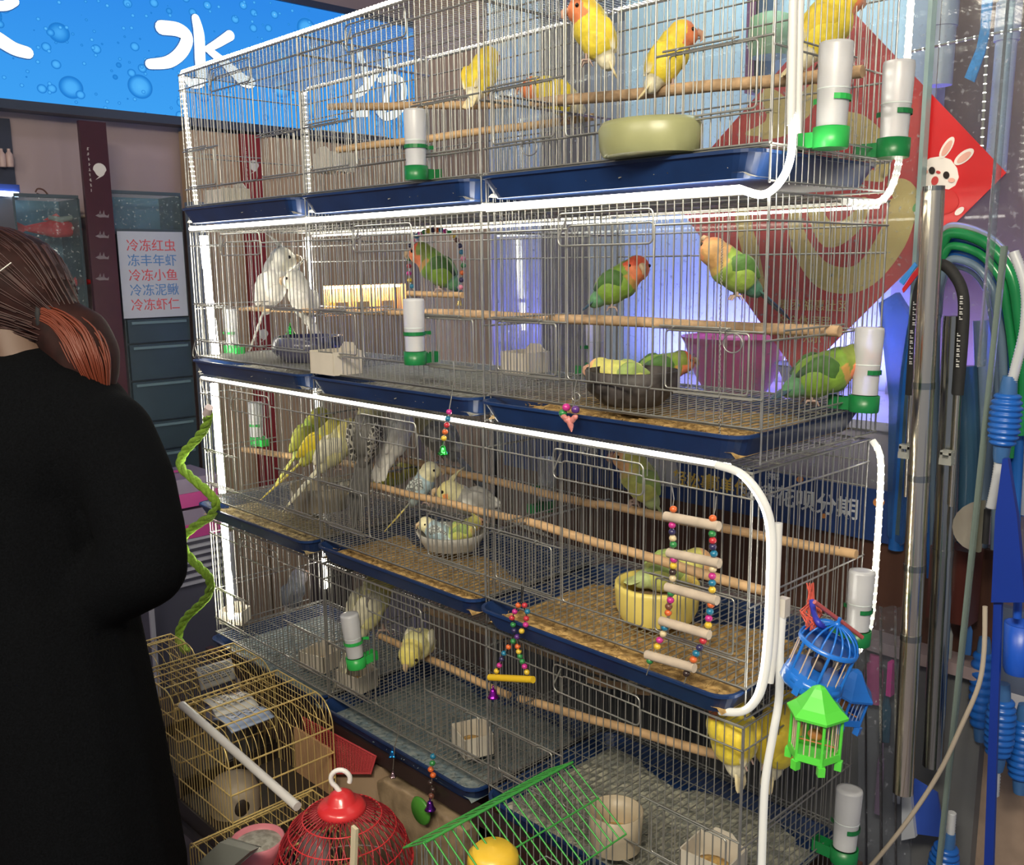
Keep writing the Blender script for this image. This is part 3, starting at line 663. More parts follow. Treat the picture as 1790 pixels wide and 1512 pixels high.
for s, v, u in (('集团 福惠社区', 535, 1420), ('祝全体居民', 563, 1405), ('新年快乐', 590, 1398)):
    ptext(s, .026, u, v, gold, 'gold_script')
rw = mat('rabbit_white', (.86, .80, .76), .5); rp = mat('rabbit_pink', (.80, .42, .35), .5); rk = mat('rabbit_black', (.02, .012, .01), .3); ro = mat('rabbit_orange', (.75, .30, .05), .5); rg = mat('rabbit_green', (.2, .5, .15), .5); rr_ = mat('rabbit_mouth', (.55, .05, .05), .5)
def ell(u, v, a, b_, rot=0, n=20):
    c, s = math.cos(math.radians(rot)), math.sin(math.radians(rot))
    return [(u + a * math.cos(t) * c - b_ * math.sin(t) * s, v + a * math.cos(t) * s + b_ * math.sin(t) * c) for t in [2 * PI * i / n for i in range(n)]]
rab = obj('rabbit_print', rel(po, flat(B(), [(1606, 300), (1612, 285), (1626, 276), (1645, 273), (1662, 279), (1673, 294), (1676, 310), (1670, 324), (1655, 333), (1632, 334), (1613, 325), (1607, 314)], PY - .0005, -.0012)), rw, po)
def rpart(nm, P, m, k=1): return obj(nm, rel(po, flat(B(), P, PY - .0005 - .0012 * k, -.0008)), m, rab)
rpart('ear', ell(1655, 258, 22, 8, -58), rw); rpart('ear', ell(1685, 274, 21, 9, -38), rw)
rpart('ear_inside', ell(1655, 259, 16, 5, -58), rp, 2); rpart('ear_inside', ell(1685, 275, 15, 5.5, -38), rp, 2)
rpart('eye', ell(1629, 298, 5.5, 6.5), rk, 2); rpart('eye', ell(1654, 306, 5.5, 6.5), rk, 2)
rpart('nose', ell(1640, 301, 4, 2.6, 15), rr_, 2); rpart('mouth', ell(1634, 316, 6, 8, 20), rr_, 2)
rpart('blush', ell(1616, 300, 6, 4), rp, 2); rpart('blush', ell(1663, 315, 6, 4), rp, 2)
rpart('arm', ell(1609, 352, 7, 12, 15), rw); rpart('jacket', ell(1650, 352, 26, 22), mat('rabbit_jacket', (.55, .02, .02), .5)); rpart('foot', ell(1606, 374, 9, 5, 20), rw); rpart('foot', ell(1677, 369, 10, 5, -40), rw); rpart('sash', ell(1601, 362, 5, 9, 30), rg, 2)

# ---- blue payment banner on the brown band
BY = .645
bp0 = at(868, 775, Y=BY); bp1 = at(1566, 905, Y=BY)
bz0, bz1 = .560, .672
pb = thing('payment_banner', 'dark blue notice strip with yellow and white characters behind the third row', 'banner', (1.2, BY, bz0))
obj('strip', rel(pb, B().bb((.60, BY, bz0), (1.80, BY + .006, bz1))), mat('banner_blue', (.018, .05, .19), .3), pb)
yel = mat('print_yellow', (.75, .52, .10), .5); wht = mat('print_white', (.72, .75, .80), .5)
def btext(s, size, u, v, m):
    p = at(u, v, Y=BY - .001); l = pb.location; return text(s, size, (p.x - l.x, p.y - l.y, p.z - l.z), EX, EZ, m, pb, bold=.0008)
btext('轻松事', .040, 1212, 842, yel); btext('简单付', .040, 1271, 850, yel); btext('支持花呗分期', .050, 1390, 874, wht); btext('水', .036, 1316, 860, wht)
btext('支付宝', .018, 1294, 822, wht); btext('扫码', .016, 1352, 834, wht); btext('收款', .03, 1030, 790, wht)
b = B(); flat(b, [(1132, 846), (1134, 796), (1150, 785), (1168, 790), (1182, 806), (1186, 853)], BY - .001, -.003)
obj('plaque', rel(pb, b), mat('plaque_grey', (.46, .46, .50), .4), pb)
for u, v, r0 in ((1218, 808, 7), (1398, 838, 6), (1536, 878, 10), (1440, 902, 5)): obj('ornament', rel(pb, flat(B(), ell(u, v, r0, r0 * .85), BY - .001, -.002)), mat('print_orange', (.7, .28, .08), .5), pb)

# ---- things behind the glass
ct = thing('lilac_counter', 'pale lilac counter behind the glass carrying the pink tub', 'counter', (1.4, 1.0, FZ)); ctz = at(1285, 682, Y=1.0).z
obj('body', rel(ct, B().bb((.60, .78, FZ), (1.88, 1.245, ctz - .02))), mat('lilac_board', (.42, .33, .42), .5, var=.15, vscale=4), ct)
obj('top', rel(ct, B().bb((.58, .76, ctz - .02), (1.90, 1.247, ctz - .001))), mat('lilac_top', (.55, .48, .62), .3), ct)
t = thing('pink_bowl', 'large glowing pink plastic tub behind the glass, behind the second row', 'tub', (at(1285, 680, Y=1.0).x, 1.0, ctz))
obj('wall', B().lathe([(.085, 0), (.115, .05), (.14, .13), (.152, .15), (.146, .15), (.132, .12), (.108, .05), (.08, .006)], 28), mat('tub_pink', (.75, .08, .22), .3, trans=.3), t)
t = thing('white_tub', 'white bowl behind the glass near the tip of the red poster', 'tub', (at(1425, 690, Y=1.0).x, 1.0, ctz))
obj('wall', B().lathe([(.05, 0), (.075, .03), (.10, .085), (.105, .09), (.095, .08), (.06, .01)], 24), mat('tub_white', (.55, .52, .62), .35), t)
t = thing('green_jar', 'round green lidded jar behind the glass at the top of the poster', 'jar', at(1345, 100, Y=1.1))
obj('pot', B().lathe([(.05, 0), (.06, .04), (.055, .10), (.03, .11)], 16), mat('jar_green', (.16, .26, .12), .5), t)
for i, (u0, u1, m) in enumerate(((1306, 1322, (.14, .03, .10)), (1322, 1336, (.02, .05, .10)))):
    a_, b_ = at(u0, 0, Y=1.15), at(u1, 160, Y=1.15)
    t = thing('packaging_box', ('dark purple', 'dark teal')[i] + ' tall box behind the glass left of the poster top', 'box', ((a_.x + b_.x) / 2, 1.17, b_.z))
    obj('carton', rel(t, B().bb((a_.x, 1.15, b_.z), (b_.x, 1.2, a_.z + .1))), mat('carton_%d' % i, m, .5), t)
for i, (P, lab) in enumerate(((((1640, 150), (1652, -20)), 'wide grey pipe behind the right glass'), (((1740, 300), (1768, -30)), 'slim grey pipe with collar behind the right glass'))):
    q = pr_at(P, 1.05); t = thing('drain_pipe', lab, 'pipe', q[0]); obj('pipe', rel(t, B().cyl(q[0], q[1], (.030, .022)[i], 14)), mat('pipe_grey', (.36, .42, .50), .4), t)
    m_ = q[0].lerp(q[1], .8); d_ = (q[1] - q[0]).normalized() * .04; obj('collar', rel(t, B().cyl(m_ - d_, m_ + d_, (.033, .026)[i], 14)), mat('pipe_grey', (.36, .42, .50), .4), t)
for P, lab in (([(1728, 20), (1716, 262)], 'upright row of diodes behind the right glass, standing in for a reflected LED strip'), ([(1585, 92), (1720, 62), (1800, 48)], 'sideways row of diodes behind the right glass, standing in for a reflected LED strip')):
    strip(lab, [pr_at(P, .80)], .003, mat('led_backing', (.25, .24, .2), .5), .017, group='LED strip reflections built as diode rows behind the right glass')  # glowing dots built in place of LED strip reflections in the pane
t = thing('blue_mesh_strap', 'bright blue mesh strap hanging behind the right glass', 'strap', at(1710, 140, Y=.74))
obj('webbing', rel(t, flat(B(), [(1718, -10), (1737, -10), (1730, 60), (1722, 95), (1704, 144), (1687, 136), (1708, 85), (1715, 50)], .74, .004)), mat('strap_blue', (.03, .26, .62), .5, var=.3, vscale=120), t)
t = thing('brick_panel', 'reddish brown slatted panel at the far right edge behind the hoses', 'panel', at(1785, 340, Y=1.2))
b = B()
for i in range(14):
    z = at(1785, 150 + i * 26, Y=1.2).z; b.bb((2.36, 1.19, z - .018), (2.75, 1.22, z))
obj('slats', rel(t, b), mat('brick_red', (.20, .07, .06), .6), t)
# ---- acrylic uprights
acr = glass('acrylic_rod', (.80, .88, .90), dust=.12, refl=1.4, dustcol=(.6, .62, .7))
for P, w, lab in ((((1768, -10), (1715, 640)), .020, 'clear acrylic upright tilting down the right side in front of the hoses'), (((1756, 430), (1640, 1530)), .018, 'greenish clear acrylic flat bar hanging low at the right')):
    q = pr_at(P, .47); t = thing('acrylic_bar', lab, 'bar', q[1]); obj('bar', rel(t, B().tube([q[0], q[1]], w, 4, sx=.3, up=(0, 1, 0))), acr if w == .020 else mat('green_acrylic', (.30, .38, .34), .2, trans=.6), t)
# ---- chrome poles
chrome = mat('chrome', (.88, .80, .64), .2, 1.0); chrome2 = mat('dark_chrome', (.45, .46, .42), .18, 1.0)
def pole(label, u0, v0, u1, v1, Y, r, m, rings):
    a_, b_ = at(u0, v0, Y=Y), at(u1, v1, Y=Y); t = thing('siphon_tube', label, 'tube', b_, 0, 'chrome siphon tubes at the right')
    obj('shaft', rel(t, B().cyl(b_, a_, r, 24)), m, t)
    for f in rings:
        c = a_.lerp(b_, f); d = (b_ - a_).normalized() * .006; obj('joint_ring', rel(t, B().cyl(c - d, c + d, r * 1.05, 24)), chrome2, t)
    obj('end_cap', rel(t, B().cyl(a_, a_ + (a_ - b_).normalized() * .008, r * .98, 24)), chrome2, t)
pole('tall shiny chrome tube standing in front of the poster rabbit', 1632, 334, 1578, 1385, .45, .0185, chrome, (.3, .45, .6, .72))
pole('shorter dull chrome tube behind the tall shiny one', 1668, 560, 1630, 1338, .52, .019, chrome2, (.5,))
# ---- black foam loop with rods
blk = mat('black_foam', (.012, .012, .014), .75, var=.2, vscale=200, bump=.3)
lp = thing('foam_loop', 'black foam grip loop with pale lettering around the chrome tube', 'handle', at(1640, 470, Y=.50))
obj('loop', rel(lp, B().tube(bez(pr_at([(1592, 690), (1598, 600), (1604, 520), (1618, 480), (1644, 462), (1668, 480), (1684, 520), (1682, 600), (1674, 690)], .50), 5), .0100, 12)), blk, lp)
b = B(); r_ = random.Random(5)
for (u, v0, n_) in ((1681, 520, 5), (1676, 585, 7), (1599, 530, 5), (1594, 580, 7)):
    for i in range(n_):
        c = at(u - i * .3, v0 + i * 9, Y=.487); s = .0028
        b.bb(c - V((s, .0006, s)), c + V((s, 0, -s * .3))); b.bb(c - V((s, .0006, -s * .2)), c + V((r_.choice((-.4, .6)) * s, 0, s)))
obj('lettering', rel(lp, b), mat('foam_print', (.5, .5, .5), .6), lp)
for P in ([(1592, 690), (1584, 868)], [(1674, 690), (1662, 885)]): obj('rod', rel(lp, B().cyl(*pr_at(P, .50), .0045, 10)), chrome, lp)
clp = mat('clear_clip', (.75, .76, .72), .15, trans=.7)
for u, v in ((1583, 795), (1655, 806)):
    c = at(u, v, Y=.485); obj('clip', rel(lp, B().box(c, (.022, .018, .012)).box(c + V((0, 0, .016)), (.02, .016, .008)).box(c + V((-.008, 0, .007)), (.005, .016, .02)).box(c + V((.008, 0, .007)), (.005, .016, .02))), clp, lp)
# ---- hose coils
def hose(label, P, Y, r, m, n=10, grp='hoses hung at the right'):
    q = bez(pr_at(P, Y), 7); t = thing('hose', label, 'hose', q[0], 0, grp); obj('tubing', rel(t, B().tube(q, r, n)), m, t); return t
hb = mat('hose_blue', (.02, .16, .60), .2, trans=.35); hg = mat('hose_green', (.02, .32, .10), .2, trans=.35); hw = mat('hose_clear', (.50, .55, .66), .2, trans=.55); hc = mat('hose_pale', (.25, .36, .48), .25, trans=.5)
def arch(cx, cy, rx, ry, vb): return [(cx - rx * .30 - 22, vb), (cx - rx * .30 - 20, cy + 60)] + [(cx - 8 - (rx * .30 + 8 if d < 90 else rx) * math.cos(math.radians(d)), cy - ry * math.sin(math.radians(d))) for d in (0, 30, 60, 90, 120, 150, 180)] + [(cx + rx + 4, cy + 120), (cx + rx * .95, vb)]
for i, (rx, ry, m, lab, vb) in enumerate(((122, 150, hw, 'outermost clear hose of the hanging coil', 900), (112, 138, hg, 'outer green hose of the hanging coil', 760), (102, 127, hb, 'outer blue hose of the hanging coil', 930),
        (93, 115, hg, 'inner green hose of the hanging coil', 800), (84, 104, hb, 'inner blue hose of the hanging coil', 1010), (74, 92, hc, 'inner pale hose of the hanging coil', 1060), (66, 82, hc, 'innermost pale hose of the hanging coil', 960))):
    hose(lab, arch(1676, 545, rx, ry, vb), .618 - .02 * (i % 2), .0105 if i in (1, 2, 4) else .0078, m)
for i, (P, r, m, lab) in enumerate((([(1618, 480), (1590, 640), (1578, 800), (1566, 960)], .016, hb, 'thick blue hose left of the chrome tube'),
        ([(1718, 560), (1722, 760), (1712, 930), (1700, 1060)], .018, hc, 'thick pale hose right of the foam loop'),
        ([(1690, 640), (1695, 800), (1690, 960)], .020, mat('hose_teal', (.05, .14, .24), .25, trans=.4), 'thick teal hose hanging behind the scraper disc'),
        ([(1770, 470), (1786, 560), (1788, 760), (1782, 900)], .012, hb, 'blue hose at the far right edge'))):
    hose(lab, P, .655 + .02 * (i % 2), r, m)
t = thing('blue_net_bag', 'translucent blue plastic bag hanging between the rack and the chrome tube', 'bag', at(1565, 960, Y=.63))
b = B(); q = pr_at([(1530, 530), (1560, 512), (1590, 560), (1598, 700), (1596, 930), (1570, 956), (1545, 940), (1548, 700)], .625)
b.prism([(p.x, p.z) for p in q], (0, .640, 0), EX, EZ, -.02)
obj('film', rel(t, b), mat('blue_film', (.05, .17, .48), .25, trans=.5, alpha=.75, var=.3, vscale=12), t)
t = thing('red_ribbon_knot', 'red and blue ribbon end taped at the poster lower edge', 'ribbon', at(1590, 480, Y=.60))
obj('ribbon', rel(t, flat(B(), [(1578, 505), (1596, 478), (1610, 462), (1606, 480), (1590, 500), (1580, 512)], .60, .003)), red, t)
obj('tape', rel(t, flat(B(), [(1572, 492), (1600, 458), (1604, 464), (1580, 498)], .598, .003)), mat('tape_blue', (.05, .3, .8), .4), t)
# ---- siphon pumps with bellows bulbs
bulb_m = mat('bulb_blue', (.012, .12, .50), .3, trans=.15)
def bellows(u, v0, v1, r, Y):
    a_, b_ = at(u[0], v0, Y=Y), at(u[1], v1, Y=Y); L = (a_ - b_).length; k = 9; pf = [(r * .55, 0)]
    for i in range(k):
        e = min(1, .78 + .3 * math.sin(PI * (i + .5) / k)); pf += [(r * e * .86, L * (i + .1) / k), (r * e, L * (i + .35) / k), (r * e, L * (i + .65) / k), (r * e * .86, L * (i + .9) / k)]
    pf.append((r * .55, L)); M = (a_ - b_).normalized().to_track_quat('Z', 'Y').to_matrix(); return B().lathe(pf, 22, b_, M), a_, b_, M
def corr(P, Y, r):
    q = bez(pr_at(P, Y), 26); R = [r * (1 if i % 2 else .86) for i in range(len(q))]; return B().tube(q, R, 10)
def pump(label, u, v0, v1, r, Y, up=None, dn=None, rr=.009):
    bb_, a_, b_, M = bellows(u, v0, v1, r, Y); t = thing('siphon_pump', label, 'pump', b_, 0, 'blue siphon pumps at the right')
    obj('bulb', rel(t, bb_), bulb_m, t)
    for c, s in ((a_, 1), (b_, -1)): obj('collar', rel(t, B().lathe([(r * .55, 0), (r * .5, s * .018), (r * .42, s * .03)], 16, c, M)), mat('collar_blue', (.04, .12, .3), .3), t)
    if up: obj('upper_hose', rel(t, corr(up, Y, rr)), mat('corrugated_clear', (.62, .64, .68), .35, trans=.3), t)
    if dn: obj('lower_hose', rel(t, corr(dn, Y, rr)), mat('corrugated_clear', (.62, .64, .68), .35, trans=.3), t)
pump('blue bellows siphon pump with ribbed hose, beside the metal disc', (1762, 1752), 688, 778, .026, .46, [(1772, 440), (1792, 500), (1792, 570), (1776, 640), (1764, 684)], [(1750, 786), (1742, 840), (1732, 888)])
pump('blue bellows siphon pump low at the right behind the dark strap', (1752, 1744), 1222, 1320, .026, .50, None, [(1742, 1330), (1738, 1390)])
pump('blue bellows siphon pump touching the right edge above the white foam box', (1790, 1784), 1258, 1360, .026, .56)
pump('blue bellows siphon pump cut by the bottom edge at the right', (1655, 1640), 1478, 1560, .028, .52, [(1664, 1420), (1660, 1474)])
pump('blue bellows siphon pump seen through plastic left of the dark strap', (1720, 1714), 1140, 1270, .024, .62)
# ---- metal disc scraper, straps, boxes
t = thing('scraper_disc', 'half-round brushed metal scraper plate hanging beside the ribbed hose', 'scraper', at(1700, 920, Y=.49))
P = [(1724, 874)] + [(1722 - 56 * math.cos(a), 920 - 46 * math.sin(a)) for a in [math.radians(d) for d in range(80, -81, -16)]] + [(1716, 964)]
obj('plate', rel(t, flat(B(), P, .49, .004)), mat('brushed_metal', (.55, .50, .40), .32, .9, var=.2, vscale=8), t)
obj('edge_clip', rel(t, B().tube(pr_at([(1726, 890), (1722, 950)], .488), .006, 8)), blk, t)
navy = mat('navy_strap', (.006, .03, .26), .35)
t = thing('navy_net', 'dark blue net cone hanging at the right, narrowing to a long strap', 'net', at(1745, 1500, Y=.40))
obj('cone', rel(t, flat(B(), [(1757, 800), (1766, 800), (1782, 900), (1796, 1050), (1737, 1050), (1744, 900)], .40, .012)), navy, t)
obj('strap', rel(t, flat(B(), [(1740, 1040), (1754, 1040), (1738, 1530), (1722, 1530)], .405, .008)), navy, t)
t = thing('blue_scoop', 'blue plastic scoop with handle hanging at the right edge', 'scoop', at(1775, 1175, Y=.42))
obj('cup', rel(t, B().lathe([(.020, 0), (.024, .01), (.027, .09), (.024, .09), (.020, .01)], 18, at(1778, 1176, Y=.44))), mat('scoop_blue', (.01, .08, .5), .35), t)
obj('handle', rel(t, B().cyl(at(1778, 1080, Y=.44), at(1782, 985, Y=.44), .007, 10)), mat('scoop_blue', (.01, .08, .5), .35), t)
def crate(name, label, cat, u0, v0, u1, v1, Y, dep, m, top=None, tm=None):
    a_, b_ = at(u0, v1, Y=Y), at(u1, v0, Y=Y); t = thing(name, label, cat, ((a_.x + b_.x) / 2, Y + dep / 2, a_.z))
    obj('body', rel(t, B().bb((a_.x, Y, a_.z), (b_.x, Y + dep, b_.z))), m, t)
    if tm: obj('rim', rel(t, B().bb((a_.x - .004, Y - .004, b_.z), (b_.x + .004, Y + dep, b_.z + top))), tm, t)
    return t
crate('dark_carton', 'dark maroon carton hanging behind the two chrome tubes', 'box', 1618, 968, 1702, 1078, .58, .05, mat('maroon_carton', (.075, .018, .014), .4))
crate('foam_box', 'brown-fronted white foam box standing low at the right edge', 'box', 1668, 1330, 1810, 1500, .66, .25, mat('brown_card', (.30, .22, .17), .6, var=.15), .014, mat('foam_white', (.75, .75, .78), .6))
crate('red_tub', 'red plastic tub behind the foam box at the right edge', 'tub', 1740, 1245, 1820, 1325, .925, .02, mat('red_tub_plastic', (.33, .02, .03), .4), .01, mat('red_tub_plastic', (.33, .02, .03), .4))
crate('pink_carton', 'bright pink packet on the low wall right of the hanging toy cages', 'packet', 1548, 1160, 1560, 1216, .585, .02, mat('hot_pink', (.75, .06, .35), .4))
t = thing('blue_spatula', 'blue plastic scraper blade low behind the chrome tube', 'scraper', at(1610, 1440, Y=.55))
obj('blade', rel(t, flat(B(), [(1600, 1360), (1640, 1385), (1652, 1462), (1598, 1455)], .55, .006)), mat('spatula_blue', (.03, .08, .42), .4), t)
obj('shank', rel(t, flat(B(), [(1581, 1380), (1596, 1385), (1604, 1460), (1580, 1465)], .545, .012)), mat('spatula_grey', (.45, .48, .55), .4), t)
t = thing('power_cable', 'thick beige cable sweeping up from the bottom edge at the right', 'cable', at(1520, 1512, Y=.38))
obj('sheath', rel(t, B().tube(bez(pr_at([(1490, 1545), (1530, 1505), (1590, 1430), (1642, 1350), (1680, 1270), (1710, 1200), (1720, 1140), (1722, 1060)], .38), 6), .0042, 8)), mat('cable_beige', (.42, .36, .29), .5), t)

# ---- clutter low behind the plastic
for u0, v0, u1, v1, Yq, cc, nm, lb in ((1536, 1215, 1560, 1292, .60, (.02, .10, .16), 'cleaner_bottle', 'teal bottle standing behind the hanging toy cages, low right'), (1508, 1150, 1546, 1222, .61, (.50, .10, .26), 'pink_packet', 'dull pink packet left of the bright pink one, low right'),
        (1528, 1300, 1548, 1420, .60, (.30, .18, .30), 'plum_strap', 'plum coloured strap hanging low behind the third-row bottle'), (1560, 1330, 1578, 1400, .61, (.45, .45, .50), 'white_tag', 'pale tag hanging low left of the chrome tube'), (1640, 1085, 1668, 1160, .62, (.40, .44, .42), 'pale_spatula', 'pale spatula between the two chrome tubes'),
        (1678, 1085, 1702, 1140, .60, (.03, .12, .35), 'blue_brush', 'blue brush head right of the dull chrome tube')):
    a_, b_ = at(u0, v1, Y=Yq), at(u1, v0, Y=Yq); t = thing(nm, lb, nm.split('_')[1], ((a_.x + b_.x) / 2, Yq, a_.z)); w = b_.x - a_.x; h = b_.z - a_.z
    obj('body', B().lathe([(w * .5, 0), (w * .52, h * .1), (w * .5, h * .7), (w * .28, h * .85), (w * .25, h)], 14, sy=.5), mat(nm + '_m', cc, .4, trans=.15), t)
t = thing('plastic_sheet', 'cloudy clear plastic sheet hanging low between the rack and the chrome tube', 'sheet', at(1560, 1300, Y=.56)); b = B(); q = []
for i in range(13):
    p0, p1 = at(1500 + i * 8, 1060, Y=.56), at(1500 + i * 8, 1560, Y=.56); w = .008 * math.sin(i * 1.9); q += [p0 + V((0, w, 0)), p1 + V((0, w * 1.4, 0))]
b.add(q, [(2 * i, 2 * i + 1, 2 * i + 3, 2 * i + 2) for i in range(12)], True); obj('film', rel(t, b), glass('cloudy_film', (.82, .86, .92), dust=.12, refl=1.0, dustcol=(.4, .42, .5)), t)
p0 = at(1706, 1240, Y=.95); t = thing('bluegrey_panel', 'blue-grey panel standing behind the siphon pumps at the right edge', 'panel', (2.4, .95, FZ)); obj('panel', rel(t, B().bb((p0.x, .95, FZ), (3.0, .97, at(1750, 1060, Y=.95).z))), mat('panel_bluegrey', (.13, .17, .27), .45, var=.2, vscale=4), t)
# ================================================================== BIRDS
def plum_mat(name, scallop=False):
    m = mat(name, (1, 1, 1), .65, attr=True, var=.22, vscale=55, bump=.5, bscale=110, sheen=.15)
    return m
plum = plum_mat('plumage')
def scal_mat(name, ca, cb):
    if name in MATS: return MATS[name]
    m = bpy.data.materials.new(name); m.use_nodes = True; MATS[name] = m; nt = m.node_tree; b = nt.nodes['Principled BSDF']; L = nt.links.new
    tc = nt.nodes.new('ShaderNodeTexCoord'); v = nt.nodes.new('ShaderNodeTexVoronoi'); v.inputs['Scale'].default_value = 105; v.feature = 'DISTANCE_TO_EDGE'
    L(tc.outputs['Object'], v.inputs['Vector']); r = nt.nodes.new('ShaderNodeMapRange'); r.inputs[1].default_value = .06; r.inputs[2].default_value = .16; L(v.outputs[0], r.inputs[0])
    mx = nt.nodes.new('ShaderNodeMix'); mx.data_type = 'RGBA'; mx.inputs['A'].default_value = (*ca, 1); mx.inputs['B'].default_value = (*cb, 1)
    L(r.outputs[0], mx.inputs['Factor']); L(mx.outputs['Result'], b.inputs['Base Color']); b.inputs['Roughness'].default_value = .7
    return m
eye_m = mat('bird_eye', (.01, .006, .005), .1); horn = mat('beak_horn', (.55, .40, .24), .4); pinkb = mat('beak_pink', (.62, .36, .26), .4); foot_m = mat('bird_foot', (.42, .30, .26), .6)
PAL = { # body, head, face, wing, tail, rump
 'lutino': dict(body=(.84, .66, .05), head=(.86, .62, .06), face=(.82, .24, .09), wing=(.86, .64, .05), tail=(.88, .74, .42), rump=(.85, .78, .55), beak=pinkb),
 'green': dict(body=(.17, .30, .03), head=(.20, .26, .04), face=(.82, .24, .10), wing=(.05, .14, .02), tail=(.02, .06, .10), rump=(.10, .26, .12), beak=horn, fore=(.74, .10, .04)),
 'peach': dict(body=(.24, .36, .05), head=(.50, .28, .10), face=(.74, .28, .11), wing=(.07, .17, .03), tail=(.008, .022, .07), rump=(.05, .16, .10), beak=horn),
 'pale': dict(body=(.60, .62, .16), head=(.62, .58, .15), face=(.85, .48, .22), wing=(.33, .45, .13), tail=(.45, .52, .22), rump=(.5, .6, .25), beak=pinkb),
 'budgie_green': dict(body=(.36, .50, .05), head=(.62, .60, .08), face=(.70, .66, .10), wing=(.45, .48, .06), tail=(.62, .60, .10), rump=(.4, .5, .1), beak=horn),
 'budgie_yellow': dict(body=(.62, .64, .10), head=(.82, .72, .10), face=(.82, .72, .12), wing=(.88, .70, .03), tail=(.85, .70, .08), rump=(.6, .6, .1), beak=horn),
 'cream': dict(body=(.82, .77, .36), head=(.85, .74, .22), face=(.86, .74, .18), wing=(.84, .80, .60), tail=(.82, .78, .55), rump=(.8, .76, .5), beak=horn),
 'white': dict(body=(.78, .76, .70), head=(.80, .78, .70), face=(.80, .76, .62), wing=(.80, .78, .72), tail=(.74, .72, .66), rump=(.78, .76, .7), beak=horn),
 'grey': dict(body=(.28, .27, .24), head=(.50, .46, .26), face=(.70, .62, .26), wing=(.30, .29, .27), tail=(.22, .21, .20), rump=(.3, .29, .27), beak=horn, cheek=(.75, .25, .06)),
 'pearl': dict(body=(.09, .085, .075), head=(.42, .39, .20), face=(.66, .60, .24), wing=(.3, .3, .28), tail=(.06, .058, .055), rump=(.07, .065, .06), beak=horn, cheek=(.7, .3, .1)),
 'blue': dict(body=(.42, .56, .62), head=(.76, .72, .48), face=(.80, .74, .45), wing=(.60, .66, .66), tail=(.84, .72, .20), rump=(.5, .6, .6), beak=horn),
 'slate': dict(body=(.12, .13, .16), head=(.13, .13, .16), face=(.2, .17, .17), wing=(.08, .085, .11), tail=(.07, .07, .09), rump=(.35, .34, .33), beak=pinkb),
}
scal_w = {'pearl': scal_mat('scallop_grey', (.42, .40, .34), (.028, .026, .024)), 'blue': scal_mat('scallop_blue', (.16, .18, .18), (.62, .66, .62))}
